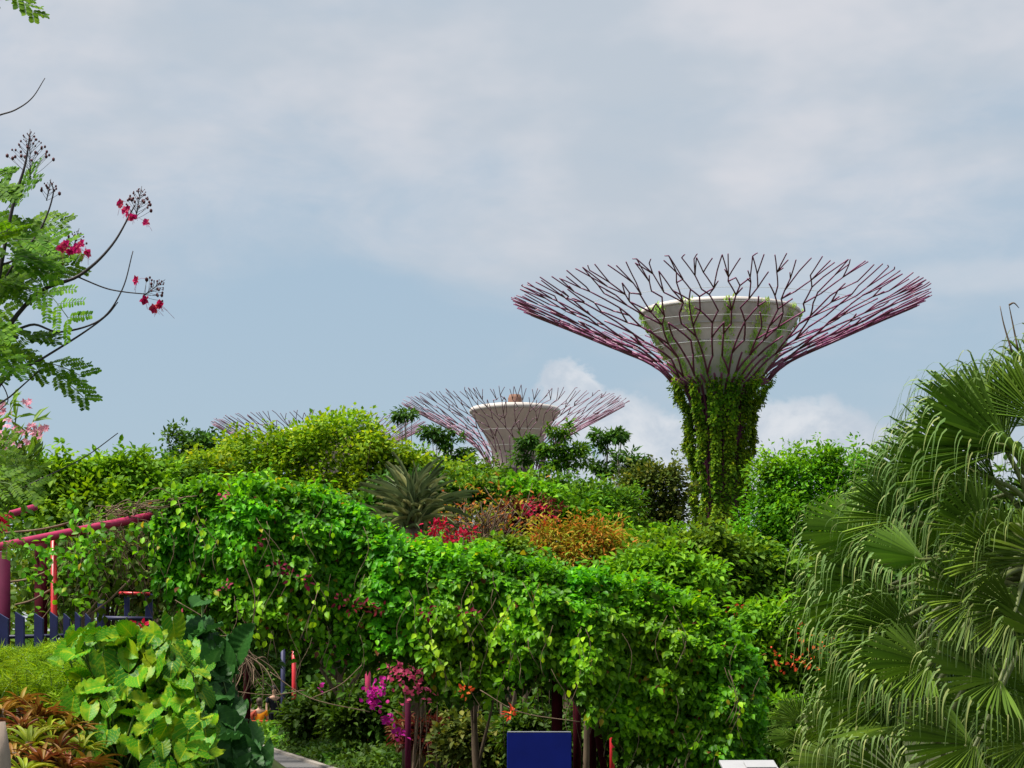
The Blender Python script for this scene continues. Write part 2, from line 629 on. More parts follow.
M['croton'] = G('croton_leaf', [(0, (0.10, 0.16, 0.015)), (.30, (0.26, 0.26, 0.02)), (.50, (0.42, 0.31, 0.03)), (.72, (0.46, 0.21, 0.03)), (.86, (0.44, 0.12, 0.025)), (.92, (0.12, 0.20, 0.02))], 0.32, 0.5, 0.3, 0.8, 0.25, (1.2, 1.1, 0.7))
M['redbract'] = G('red_bract', [(0, (0.30, 0.006, 0.012)), (1, (0.60, 0.015, 0.03))], 0.35, 0.5, 0.3, 0.8, 0.2, (1.2, 1, 1))
M['rusty'] = G('rusty_leaf', [(0, (0.09, 0.02, 0.012)), (.6, (0.17, 0.045, 0.02)), (1, (0.09, 0.09, 0.02))], 0.3, 0.5, 0.3, 0.8, 0.3, (1.2, 1, 1))
M['magenta'] = G('magenta_bract', [(0, (0.40, 0.015, 0.20)), (.8, (0.62, 0.03, 0.33)), (1, (0.5, 0.04, 0.09))], 0.4, 0.6, 0.2, 0.8, 0.15, (1.1, 1, 1))
M['pinkred'] = G('pinkish_red_bract', [(0, (0.38, 0.03, 0.07)), (1, (0.6, 0.12, 0.16))], 0.4, 0.6, 0.2, 0.8, 0.15, (1.1, 1, 1))
M['orangefl'] = G('orange_petal', [(0, (0.60, 0.10, 0.02)), (1, (0.75, 0.22, 0.05))], 0.3, 0.6, 0.2, 0.8, 0.1, (1.1, 1, 1))
M['yuccaleaf'] = G('grey_green_strap', [(0, (0.055, 0.095, 0.08)), (.5, (0.10, 0.155, 0.135)), (.8, (0.20, 0.25, 0.22)), (1, (0.36, 0.41, 0.37))], 0.12, 0.45, 0.4, 0.8, 0.2, (1.1, 1.1, 0.9))
M['palm'] = G('fan_palm_leaf', [(0, (0.030, 0.078, 0.018)), (.6, (0.058, 0.140, 0.025)), (1, (0.110, 0.215, 0.042))], 0.22, 0.45, 0.3, 1.5, 0.2, (1.3, 1.3, 0.7))
M['palmtip'] = G('palm_tip', [(0, (0.055, 0.13, 0.06)), (.7, (0.10, 0.185, 0.10)), (1, (0.20, 0.26, 0.17))], 0.25, 0.5, 0.3, 1.5, 0.15, (1.1, 1.1, 0.8))
M['palmstem'] = solid('palm_petiole', (0.14, 0.17, 0.05), 0.5, 0.4, 0.25, 8)
M['deadpalm'] = solid('dead_palm_fibre', (0.15, 0.10, 0.06), 0.9, 0.1, 0.4, 10)
M['feather'] = G('peacock_leaf', [(0, (0.030, 0.110, 0.010)), (.6, (0.058, 0.170, 0.012)), (1, (0.10, 0.24, 0.015))], 0.40, 0.5, 0.3, 0.4, 0.25, (1.4, 1.3, 0.5))
M['petal'] = G('crimson_petal', [(0, (0.46, 0.008, 0.06)), (.7, (0.60, 0.018, 0.12)), (1, (0.65, 0.13, 0.11))], 0.4, 0.5, 0.3, 0.3, 0.15, (1.1, 1, 1))
M['bud'] = solid('dark_bud', (0.085, 0.018, 0.024), 0.5, 0.3, 0.4, 40)
M['pinkpetal'] = G('pale_pink_petal', [(0, (0.60, 0.20, 0.30)), (1, (0.78, 0.48, 0.54))], 0.35, 0.5, 0.3, 0.3, 0.1, (1.1, 1, 1))
M['lance'] = G('lance_leaf', [(0, (0.03, 0.11, 0.014)), (1, (0.08, 0.21, 0.022))], 0.3, 0.4, 0.45, 0.5, 0.25)
M['fern'] = G('feathery_fern', [(0, (0.06, 0.17, 0.012)), (.7, (0.12, 0.27, 0.016)), (1, (0.20, 0.36, 0.02))], 0.35, 0.55, 0.25, 0.5, 0.25)
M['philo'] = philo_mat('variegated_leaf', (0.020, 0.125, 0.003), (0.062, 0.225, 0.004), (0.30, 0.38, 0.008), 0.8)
M['philodark'] = philo_mat('shaded_philodendron_leaf', (0.012, 0.055, 0.012), (0.025, 0.095, 0.016), (0.05, 0.15, 0.025), 0.3)  # darker greens than the variegated leaf, holding the shade this plant stands in
M['bromo'] = G('orange_bromeliad', [(0, (0.18, 0.085, 0.012)), (.5, (0.30, 0.18, 0.018)), (1, (0.27, 0.26, 0.025))], 0.22, 0.4, 0.45, 0.3, 0.25, (1.1, 1, 1))
M['bromr'] = G('russet_bromeliad', [(0, (0.14, 0.045, 0.012)), (.5, (0.24, 0.095, 0.018)), (1, (0.24, 0.19, 0.025))], 0.22, 0.4, 0.45, 0.3, 0.25, (1.1, 1, 1))
M['bromg'] = G('lime_bromeliad', [(0, (0.08, 0.16, 0.015)), (.6, (0.17, 0.26, 0.02)), (1, (0.32, 0.30, 0.04))], 0.22, 0.4, 0.45, 0.3, 0.25, (1.2, 1.1, .8))
M['skin'] = solid('skin', (0.45, 0.26, 0.18), 0.6, 0.3, 0.08, 10)
M['hair'] = solid('brown_hair', (0.07, 0.045, 0.03), 0.6, 0.3, 0.3, 30)
M['blackhair'] = solid('black_hair', (0.012, 0.010, 0.010), 0.5, 0.4, 0.3, 30)
M['orangecloth'] = solid('orange_cloth', (0.75, 0.27, 0.015), 0.85, 0.1, 0.12, 12)
M['blackcloth'] = solid('black_cloth', (0.012, 0.012, 0.018), 0.85, 0.1, 0.3, 12)
M['redcloth'] = solid('coral_cloth', (0.50, 0.11, 0.07), 0.85, 0.1, 0.15, 12)
M['benchred'] = solid('red_orange_bench', (0.55, 0.07, 0.02), 0.5, 0.4, 0.1, 6)
M['palepost'] = solid('pale_weathered_wood', (0.33, 0.26, 0.21), 0.9, 0.1, 0.25, 8, 0.4, stretch=(1, 1, .2))

# ------------------------------------------------------------------ setting


def ground_h(x, y):
    x, y = np.asarray(x, float), np.asarray(y, float)
    edge = -1.75 - 0.075 * (y - 11)                       # right-hand foot of the planted bank
    h = 1.15 * smoothstep(0.25, -1.3, x - edge) * smoothstep(4, 8, y) * smoothstep(40, 30, y)
    h = h + 0.10 * noise1(x * .8 + y * .37, 2) * smoothstep(60, 90, y)
    return h


def build_ground():
    xs = np.concatenate([[-2500, -900, -300, -120, -60], np.arange(-40, 30.1, 0.5), [45, 80, 150, 300, 900, 2500]])
    ys = np.concatenate([[-300, -60, -10], np.arange(0, 70.1, 0.5), [80, 95, 120, 160, 220, 300, 450, 800, 1600, 4000]])
    X, Y = np.meshgrid(xs, ys)
    Z = ground_h(X, Y)
    n, m = X.shape
    V = np.stack([X, Y, Z], -1).reshape(-1, 3)
    F = [(j * m + i, j * m + i + 1, (j + 1) * m + i + 1, (j + 1) * m + i) for j in range(n - 1) for i in range(m - 1)]
    me = bpy.data.meshes.new('ground')
    me.from_pydata(V.tolist(), [], F)
    tag(link('ground', me, M['soil'], None, True), kind='structure')


build_ground()


def build_path():
    # right-hand edge of the path, from near to far; it bends away to the left
    R = [(0.9, 18), (-1.4, 29), (-3.94, 41), (-5.4, 48), (-7.2, 56.5), (-9.4, 64), (-13, 74), (-19, 84), (-28, 92)]
    R = np.array(R)
    t = np.gradient(R, axis=0)
    t = t / np.linalg.norm(t, axis=1, keepdims=True)
    nL = np.stack([-t[:, 1], t[:, 0]], 1)
    Lf = R + nL * 2.6

    def strip(A, B, z0, z1, name, mat, skirt=False):
        vs, fs = [], []
        for a, b in zip(A, B):
            vs += [(a[0], a[1], z0), (a[0], a[1], z1), (b[0], b[1], z1), (b[0], b[1], z0)]
        for i in range(len(A) - 1):
            for k in range(3):
                fs.append((i * 4 + k, i * 4 + k + 1, i * 4 + 4 + k + 1, i * 4 + 4 + k))
        mb = MB()
        mb.add(vs, fs)
        tag(mb.build(name, mat, None, False), kind='structure')
    strip(R, Lf, -0.02, 0.012, 'path', M['asphalt'])
    strip(R - nL * 0.14, R, -0.02, 0.07, 'kerb', M['kerb'])
    return R


PATH_R = build_path()

# ------------------------------------------------------------------ plants: generic builders


def catmull(pts, n=8):
    P = np.asarray(pts, float)
    P = np.vstack([2 * P[0] - P[1], P, 2 * P[-1] - P[-2]])
    out = []
    for i in range(1, len(P) - 2):
        for k in range(n):
            t = k / n
            a, b, c, d = P[i - 1], P[i], P[i + 1], P[i + 2]
            out.append(0.5 * ((2 * b) + (c - a) * t + (2 * a - 5 * b + 4 * c - d) * t * t + (3 * b - a - 3 * c + d) * t ** 3))
    out.append(P[-2])
    return np.array(out)


def crown_points(lobes, D, nclump, nleaf, rc, rng):
    """clumps spread over the lobes' shells; returns leaf points, outward directions, clump centres"""
    A = np.array([l[2] * l[3] for l in lobes], float)
    pick = rng.choice(len(lobes), nclump, p=A / A.sum())
    C, O = [], []
    for i in pick:
        px, py, rx, ry = lobes[i][:4]
        dd = lobes[i][4] if len(lobes[i]) > 4 else 0.0
        c = W(px, py, D) + np.array([0, dd, 0])
        R = np.array([rx / FPX * D, rx / FPX * D * 0.8, ry / FPX * D])
        R = np.maximum(R - rc * .6, R * .35)
        d = nrm(rng.normal(size=3))
        if d[2] < -0.35:
            d[2] *= -0.5
        if d[1] > 0.3:
            d[1] *= -0.7
        rr = rng.uniform(0.55, 1.0) ** 0.5
        rr *= 1 + rng.normal() * 0.08 + .17 * math.sin(4.3 * d[0] + 1.7 * i + len(lobes)) + .13 * math.sin(6.1 * d[2] + 2.9 * d[0] + 2.3 * i)
        if rng.random() < .07:
            rr *= 1.16
        C.append(c + d * R * rr)
        O.append(d)
    C, O = np.array(C), np.array(O)
    idx = np.repeat(np.arange(nclump), nleaf)
    loc = np.clip(rng.normal(size=(len(idx), 3)), -1.7, 1.7) * rc * 0.55 * np.array([1.1, 1.1, 0.75])
    sc_ = rng.uniform(0.6, 1.35, nclump)[idx, None]
    P = C[idx] + loc * sc_
    # some clumps grow into shoots that stand off the crown
    sh = rng.random(nclump) < .22
    ax = nrm(np.array(O) * .8 + rng.normal(size=(nclump, 3)) * .35 + np.array([0, 0, .55]))
    along = rng.uniform(-.3, 1.5, len(idx))[:, None] * rc
    Ps = C[idx] + ax[idx] * along + loc * .38
    P = np.where(sh[idx, None], Ps, P)
    return P, O[idx], loc, C


def tree(name, label, cat, lobes, D, nclump, nleaf, rc, L, mat, bark=None, base_px=None, group=None, seed=0, tmpl=DIA, aspect=0.6, r0=None, droop=0.25, limbs=14):
    rng = np.random.default_rng(100 + seed)
    bx = base_px if base_px is not None else float(np.mean([l[0] for l in lobes]))
    gx = (bx - 512) / FPX * D
    base = np.array([gx, D, float(ground_h(gx, D))])
    root = thing(name, label, cat, base, group)
    P, O, loc, C = crown_points(lobes, D, nclump, nleaf, rc, rng)
    ok = P[:, 2] > base[2] + 0.05
    P, O, loc = P[ok], O[ok], loc[ok]
    n = len(P)
    T = nrm(O * 0.5 + nrm(loc) * 0.7 + rdir(n, rng) * 0.7 + np.array([0, 0, -droop]))
    Nn = nrm(np.array([0, 0, 0.9]) + O * 0.5 + rdir(n, rng) * 0.75)
    l = L * rng.uniform(0.65, 1.3, n)
    leaves('crown', P, T, Nn, l, l * aspect, tmpl, mat, root)
    # trunk and limbs
    mb = MB()
    top = W(float(np.mean([q[0] for q in lobes])), float(np.min([q[1] for q in lobes])) + 4, D)
    h = max(0.6, top[2] - base[2])
    r0 = r0 or max(0.03, h * 0.028)
    mid1 = base * 0.6 + top * 0.4 + np.array([rng.normal() * .03 * h, 0, 0])
    pts = catmull([base - np.array([0, 0, .1]), mid1, top], 6)
    mb.tube(pts, list(np.linspace(r0, r0 * 0.2, len(pts))), 7)
    for i in rng.choice(len(C), min(limbs, len(C)), replace=False):
        t = rng.uniform(0.25, 0.7)
        s = pts[int(t * (len(pts) - 1))]
        m = (s + C[i]) / 2 + np.array([0, 0, -0.05 * h + rng.normal() * 0.03 * h])
        q = catmull([s, m, C[i]], 4)
        mb.tube(q, list(np.linspace(r0 * 0.42, r0 * 0.07, len(q))), 5)
    mb.build('trunk', bark or M['bark'], root)
    return root


# ------------------------------------------------------------------ steel tree towers


def tower(name, label, cx, D, canopy, trunk, funnel, steel, fmat, nrib, tube_px, vines, seed, group, cap=None, rings=True, finecable=True):
    """all profiles as (radius px, y px) at the tower's own axis distance D"""
    rng = np.random.default_rng(seed)
    k = D / FPX
    c = np.array([(cx - 512) * k, D, 0.0])
    root = thing(name, label, 'tree tower', c, group)

    def rz(p):
        return np.array([p[0] * k, EYE + (HOR - p[1]) * k])
    can = catmull([rz(p) for p in canopy], 10)
    seg = np.concatenate([[0], np.cumsum(np.linalg.norm(np.diff(can, axis=0), axis=1))])
    seg /= seg[-1]

    def surf(th, t):
        r = np.interp(t, seg, can[:, 0])
        z = np.interp(t, seg, can[:, 1])
        if t > 1:
            d = can[-1] - can[-4]
            d = d / np.linalg.norm(d)
            r, z = can[-1] + d * (t - 1) * 20 * k * 6
        return np.array([c[0] + r * math.cos(th), c[1] + r * math.sin(th), z])
    tr = [rz(p) for p in trunk]      # from the ground up
    r0 = tube_px * k / 2
    ins = 0.75 if vines else 0.0      # on a planted trunk the ribs run behind the vines
    ts = [0, .13, .27, .40, .52, .63, .73, .83, .93]
    ns = [nrib, nrib] + [int(round(nrib * f)) for f in (1.1, 1.3, 1.55, 1.9, 2.3, 2.7, 3.2)]
    MBs = [MB() for _ in range(nrib)]

    def member(mb, a, b, ra, rb):
        n = 3
        mb.tube([surf(a[0] + (b[0] - a[0]) * q / n, a[1] + (b[1] - a[1]) * q / n) for q in range(n + 1)], list(np.linspace(ra, rb, n + 1)), 5)
    prev = []
    for i in range(nrib):
        th0 = 2 * math.pi * (i + 0.5) / nrib
        pts = [np.array([c[0] + (r - ins) * math.cos(th0), c[1] + (r - ins) * math.sin(th0), z]) for r, z in tr] + [surf(th0, 0)]
        MBs[i].tube(pts, r0 * 1.15, 6)
        prev.append((th0, 0.0, i))
    for j in range(1, len(ts)):
        sp = 2 * math.pi / ns[j]
        ra, rb = r0 * (1 - .055 * (j - 1)), r0 * (1 - .055 * j)
        cur = []
        for i in range(ns[j]):
            th = sp * (i + .5 + (.5 * (j % 2) if j > 1 else 0) + (rng.uniform(-.40, .40) if j > 1 else 0))
            t = ts[j] + rng.uniform(-.035, .035) * (1 if j > 1 else .6)
            last = j == len(ts) - 1
            if last:
                t = rng.uniform(.95, 1.015)
            elif j > 4 and rng.random() < .10:
                t += .06
            d = [(abs((th - p[0] + math.pi) % (2 * math.pi) - math.pi), k_) for k_, p in enumerate(prev)]
            d.sort()
            pick = d[0][1] if rng.random() < .60 else d[1][1]
            p = prev[pick]
            th = p[0] + ((th - p[0] + math.pi) % (2 * math.pi) - math.pi)
            member(MBs[p[2]], (p[0], p[1]), (th, t), ra, rb)
            if j > 2 and rng.random() < .20:                  # now and then two members meet again
                p2 = prev[d[1][1] if pick == d[0][1] else d[0][1]]
                th2 = p2[0] + ((th - p2[0] + math.pi) % (2 * math.pi) - math.pi)
                member(MBs[p2[2]], (p2[0], p2[1]), (th2, t), ra, rb)
            if j > 3 and rng.random() < .16:                  # short free spur
                member(MBs[p[2]], (th, t), (th + rng.choice((-1, 1)) * sp * .4, min(1.01, t + rng.uniform(.03, .07))), rb, rb * .9)
            cur.append((th % (2 * math.pi), t, p[2]))
        prev = cur
    for mb in MBs:
        mb.build('branch', steel, root)
    # core shaft
    mb = MB()
    mb.lathe([(max(.1, r - ins - .6), z) for r, z in tr] + [(max(.1, can[0, 0] - 1.3), can[0, 1])], c)
    mb.build('core_shaft', M['concrete'], root)
    # funnel with a rounded lip
    mb = MB()
    fp = catmull([rz(p) for p in funnel], 5)
    mb.lathe([(r, z) for r, z in fp], c, 64)
    fo = mb.build('funnel', fmat, root)
    mb = MB()
    R, Z = fp[-1]
    lip = 4.2 * k
    mb.lathe([(R - .02, Z - .01), (R + lip * .35, Z + lip * .2), (R + lip * .4, Z + lip * .7), (R + lip * .1, Z + lip * 1.25), (R - lip * .8, Z + lip * 1.45), (R - lip * 3, Z + lip * 1.2), (.01, Z + lip * .9)], c, 64)
    mb.build('rim', M['rim'], root)
    if cap:
        mb = MB()
        cr, ch = cap[0] * k, cap[1] * k
        zc = Z + lip
        mb.lathe([(cr, zc - 0.3), (cr, zc + ch * .75), (cr * .8, zc + ch), (.01, zc + ch)], c, 16)
        mb.build('roof_cap', M['plantroom'], root)
    # tension cables round the ribs
    if rings:
        for t in (np.linspace(0.12, 0.72, 6) if finecable else (0.2, 0.4)):
            mb = MB()
            pts = []
            for q in range(73):
                th = 2 * math.pi * q / 72
                p = surf(th, t)
                p = c + (p - c) * np.array([.992, .992, 1])
                pts.append(p)
            mb.tube(pts, 0.018, 4, False)
            mb.build('cable', M['cable'], root)
        for fy in (334, 350) if finecable else ():
            r_ = np.interp(EYE + (HOR - fy) * k, fp[:, 1], fp[:, 0]) + .12
            mb = MB()
            mb.tube([c + np.array([r_ * math.cos(2 * math.pi * q / 64), r_ * math.sin(2 * math.pi * q / 64), EYE + (HOR - fy) * k]) for q in range(65)], .035, 5, False)
            mb.build('cable', M['cable'], root)
    if vines:
        nst = vines
        allp = [np.array(p) for p in tr] + [can[0], can[3], can[6]]
        allp = np.array(allp)
        for s in range(nst):
            th0 = 2 * math.pi * (s + 0.5) / nst - math.pi / 2
            n = 6500
            u = rng.random(n)
            z = allp[0, 1] + u * (allp[-1, 1] - allp[0, 1])
            z = z - rng.random(n) * 0.0
            w = rng.uniform(-1, 1, n)
            w = w * (rng.uniform(.62, .92) + .14 * np.sin(z * .8 + s * 4.1))
            keep = rng.random(n) < (0.85 + 0.25 * np.sin(z * .9 + s * 2.1)) * (0.25 + 0.75 * smoothstep(allp[0, 1] + 12, allp[0, 1] + 24, z))
            keep &= z < allp[-1, 1] - rng.uniform(0.0, 1.4, n) - 0.4 * (1 + np.sin(s * 3.7))
            z, w = z[keep], w[keep]
            n = len(z)
            r = np.interp(z, allp[:, 1], allp[:, 0])
            bul = (1 - w ** 2) * (0.40 + 0.22 * np.sin(z * 1.3 + s) + .15 * np.sin(z * 3.1 + s * 2)) + 0.35 * np.abs(rng.normal(0, .6, n)) - .45
            th = th0 + w * math.pi / nst * 0.9
            P = np.stack([c[0] + (r + bul) * np.cos(th), c[1] + (r + bul) * np.sin(th), z], 1)
            O = np.stack([np.cos(th), np.sin(th), np.zeros(n)], 1)
            T = nrm(O * .5 + rdir(n, rng) * .7 + np.array([0, 0, -.6]))
            Nn = nrm(O * .8 + np.array([0, 0, .7]) + rdir(n, rng) * .6)
            l = 0.34 * rng.uniform(.6, 1.3, n)
            leaves('vine', P, T, Nn, l, l * .6, DIA, M['towervine'], root)
        # thin green planting strips climbing the funnel
        for s in range(nst):
            th0 = 2 * math.pi * (s + 0.0) / nst - math.pi / 2
            n = 230
            z = rng.uniform(fp[2, 1], fp[-1, 1] + .3, n)
            r = np.interp(z, fp[:, 1], fp[:, 0]) + .18 + np.abs(rng.normal(0, .06, n))
            th = th0 + rng.normal(0, .30, n) / r * 1.0
            P = np.stack([c[0] + r * np.cos(th), c[1] + r * np.sin(th), z], 1)
            O = np.stack([np.cos(th), np.sin(th), -.4 * np.ones(n)], 1)
            T = nrm(rdir(n, rng) * .5 + np.array([0, 0, 1.0]))
            l = 0.42 * rng.uniform(.6, 1.3, n)
            leaves('strip_foliage', P, T, O, l, l * .35, DIA, M['stripgreen'], root)
    return root


M['towervine'] = G('tower_vine_leaf', [(0, (0.030, 0.095, 0.010)), (.5, (0.070, 0.180, 0.013)), (.9, (0.14, 0.27, 0.018)), (1, (0.24, 0.33, 0.02))], 0.3, 0.5, 0.3, 2.5, 0.45)
M['stripgreen'] = G('strip_leaf', [(0, (0.16, 0.36, 0.14)), (1, (0.28, 0.48, 0.24))], 0.3, 0.5, 0.3, 2.5, 0.25)

TG = 'steel tree towers above the garden'
tower('tree_tower', 'tall plum steel tree tower with thick green vines on its trunk', 720, 177,
      [(49, 381), (60, 369), (80, 356), (120, 338), (162, 319), (208, 299)],
      [(24, 708), (24, 560), (26, 500), (29, 450), (35, 410), (44, 388)],
      [(28, 398), (42, 378), (56, 356), (67, 337), (75, 325), (79, 317)],
      M['towersteel'], M['funnel'], 44, 2.15, 13, 5, TG)
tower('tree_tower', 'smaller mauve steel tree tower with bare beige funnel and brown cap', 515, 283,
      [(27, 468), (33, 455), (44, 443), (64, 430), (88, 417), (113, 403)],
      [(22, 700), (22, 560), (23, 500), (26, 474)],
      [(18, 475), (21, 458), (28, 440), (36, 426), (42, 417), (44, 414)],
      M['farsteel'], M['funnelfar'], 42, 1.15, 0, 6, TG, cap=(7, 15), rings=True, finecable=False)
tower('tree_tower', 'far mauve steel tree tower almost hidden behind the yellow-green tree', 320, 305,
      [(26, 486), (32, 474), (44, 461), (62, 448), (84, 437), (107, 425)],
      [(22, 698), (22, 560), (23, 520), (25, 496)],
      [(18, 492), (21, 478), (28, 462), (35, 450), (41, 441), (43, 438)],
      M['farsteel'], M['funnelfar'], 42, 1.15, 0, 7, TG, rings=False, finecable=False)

# ------------------------------------------------------------------ far woods and trees behind the pergola


def far_woods():
    rng = np.random.default_rng(5)
    P, O = [], []
    for i in range(520):
        px = rng.uniform(-250, 1300)
        D = rng.uniform(105, 150)
        top = 560 + 25 * noise1(px * .012, 3) + rng.uniform(0, 110)
        c = W(px, top, D)
        n = 70
        loc = rng.normal(size=(n, 3)) * np.array([1.6, 1.6, 1.2])
        P.append(c + loc)
        O.append(nrm(loc))
    P, O = np.concatenate(P), np.concatenate(O)
    n = len(P)
    T = nrm(O + rdir(n, rng) * .7)
    Nn = nrm(np.array([0, 0, 1]) + O * .4 + rdir(n, rng) * .7)
    l = .75 * rng.uniform(.6, 1.3, n)
    tag(leaves('far_woods', P, T, Nn, l, l * .65, DIA, M['far']), 'distant band of mixed green woods behind the garden trees', 'woods', kind='stuff')


far_woods()

TB = 'trees behind the vine pergola'
tree('round_tree', 'broad yellow-green rounded tree in front of the far tower', 'tree',
     [(335, 458, 88, 44), (262, 472, 75, 38), (400, 482, 62, 40), (205, 492, 45, 28), (320, 505, 110, 38), (440, 500, 35, 35), (320, 560, 140, 60)], 50, 560, 70, .40, .125, M['yelgreen'], group=TB, seed=1, aspect=.72, r0=.12, base_px=345)
tree('spreading_tree', 'dark green tree with tiered outstretched branches against the sky, left of the rounded tree', 'tree',
     [(177, 432, 13, 6), (166, 437, 10, 5), (196, 441, 20, 7), (212, 450, 28, 10), (235, 455, 25, 12), (190, 457, 30, 7), (240, 480, 40, 25)], 64, 120, 40, .30, .17, M['deep'], base_px=245, group=TB, seed=2, limbs=40, r0=.12)
tree('bushy_tree', 'green bushy tree at far left above the red pipe', 'tree',
     [(58, 486, 40, 34), (98, 482, 26, 18), (128, 476, 30, 20), (155, 488, 24, 16), (90, 530, 80, 45), (25, 500, 40, 35)], 34, 330, 44, .30, .125, M['bright'], group=TB, seed=3, tmpl=OVA)
tree('bushy_tree', 'low light green tree between the tiered tree and the bushy one', 'tree',
     [(160, 480, 40, 20), (190, 500, 40, 25), (130, 490, 40, 22)], 44, 170, 40, .36, .14, M['mid'], group=TB, seed=31)
tree('bushy_tree', 'mid green tree just right of the rounded tree crown', 'tree',
     [(437, 470, 30, 14), (472, 478, 26, 14), (420, 475, 26, 14), (455, 500, 50, 26)], 96, 170, 42, .62, .24, M['mid'], group=TB, seed=4)
tree('bushy_tree', 'mid green tree below the tower with the beige funnel', 'tree',
     [(545, 492, 34, 18), (510, 490, 24, 20), (590, 500, 36, 18), (555, 525, 70, 30), (480, 492, 26, 16)], 72, 260, 42, .52, .20, M['mid'], group=TB, seed=6)
tree('bushy_tree', 'mid green low tree among the tall slim ones, right of centre', 'tree',
     [(585, 508, 35, 20), (620, 510, 28, 18), (600, 535, 50, 28)], 60, 170, 40, .42, .15, M['mid'], group=TB, seed=61)
tree('olive_tree', 'dark olive tree left of the vine-clad tower trunk', 'tree',
     [(654, 488, 34, 32), (632, 507, 32, 32), (668, 515, 18, 36), (645, 540, 45, 30), (655, 560, 40, 25)], 76, 250, 40, .5, .19, M['olive'], group=TB, seed=7)
tree('round_tree', 'bright green dense tree right of the vine-clad tower trunk', 'tree',
     [(800, 482, 42, 30), (845, 488, 30, 32), (778, 510, 38, 30), (812, 530, 70, 45), (752, 545, 26, 24), (870, 520, 40, 40), (810, 565, 85, 32), (775, 472, 22, 16), (862, 470, 20, 18), (820, 462, 20, 12)], 56, 330, 84, .50, .15, M['bright'], group=TB, seed=8, aspect=.5)
tree('bushy_tree', 'tree with fresh light leaves above the right end of the pergola', 'tree',
     [(700, 562, 55, 30), (655, 575, 40, 24), (752, 578, 42, 40), (720, 610, 70, 45), (790, 600, 30, 40)], 33, 360, 44, .30, .13, M['mid'], group=TB, seed=9, tmpl=OVA)
tree('bushy_tree', 'bright leafy shrub peeking over the pergola beside the orange shrub', 'shrub',
     [(660, 568, 30, 18), (640, 580, 40, 18), (700, 580, 35, 20)], 29, 90, 42, .26, .11, M['bright'], group=TB, seed=91, tmpl=OVA)

# tall slim trees with tufted heads
SG = 'slim tufted trees on the skyline'
for i, (lab, tufts, D, bx) in enumerate((
        ('slim tree with a single small tuft near the left edge of the beige funnel tower', [(405, 417, 11, 8)], 95, 404),
        ('slim tree with two low tufts left of the beige funnel tower trunk', [(436, 437, 14, 9), (452, 447, 13, 9), (466, 455, 10, 7)], 92, 445),
        ('slim dark tuft tree in front of the beige funnel tower trunk', [(528, 447, 11, 12), (524, 460, 9, 7)], 90, 528),
        ('slim tree with layered tufts right of the beige funnel tower', [(560, 436, 14, 10), (556, 452, 14, 6), (574, 450, 12, 6), (560, 466, 14, 6), (578, 464, 11, 6)], 88, 562),
        ('tallest slim dark tree with a drooping head between both near towers', [(608, 440, 15, 11), (604, 452, 14, 11), (618, 436, 10, 6), (602, 470, 12, 10)], 90, 611),
        ('slim tree with a wide low head beside the olive tree', [(632, 462, 17, 10), (628, 478, 16, 10), (640, 470, 12, 9)], 88, 631))):
    tree('slim_tree', lab, 'tree', [(a, b, c * 1.15, d * 1.15) for a, b, c, d in tufts], D, 9 * len(tufts), 34, .24, .30, M['deep'] if i != 3 else M['mid'], base_px=bx, group=SG, seed=40 + i, aspect=.34, r0=.16, droop=.5, limbs=6, bark=M['palebark'])

# mixed planting that runs the crowns into each other
MX = 'mixed shrubs between the pergola and the trees'
for i, (lab, lobes, D, mat, nc) in enumerate((
        ('green shrub between the orange croton and the olive tree', [(640, 548, 26, 14), (668, 545, 24, 16), (655, 560, 30, 16)], 46, 'bright', 110),
        ('green shrub just right of the strap-leaved plant', [(455, 500, 24, 16), (475, 496, 18, 14), (440, 512, 20, 12)], 43, 'mid', 90),
        ('green shrub above the small red flower sprays', [(540, 500, 26, 14), (515, 498, 20, 14), (570, 520, 28, 14)], 50, 'bright', 110),
        ('mid green shrub poking through the front of the croton', [(505, 552, 22, 14), (530, 572, 26, 12), (490, 560, 20, 10)], 34, 'mid', 80),
        ('pale green shrub left of the broad rounded tree', [(172, 478, 26, 16), (205, 472, 24, 14), (185, 492, 34, 16)], 46, 'yelgreen', 110),
        ('dark shrub behind the strap-leaved plant', [(400, 495, 30, 18), (380, 510, 22, 16), (430, 490, 18, 14)], 41, 'deep', 90))):
    tree('mixed_shrub', lab, 'shrub', lobes, D, nc, 38, .0075 * D, .0033 * D, M[mat], group=MX, seed=160 + i, limbs=8)

# orange croton mass, twiggy shrub, red flowers
tree('croton_shrub', 'orange and yellow croton shrub behind the pergola top', 'shrub',
     [(556, 538, 28, 18), (596, 542, 30, 24), (625, 555, 18, 16), (540, 558, 30, 18), (578, 560, 50, 24)], 39, 170, 30, .34, .13, M['croton'], seed=12, aspect=.30, tmpl=OVA)
tree('croton_shrub', 'reddish orange leafy shrub beside the bare twiggy shrub', 'shrub',
     [(515, 520, 24, 16), (540, 515, 16, 10), (500, 540, 30, 18)], 42, 80, 34, .26, .14, M['rusty'], seed=13, aspect=.4, tmpl=OVA)


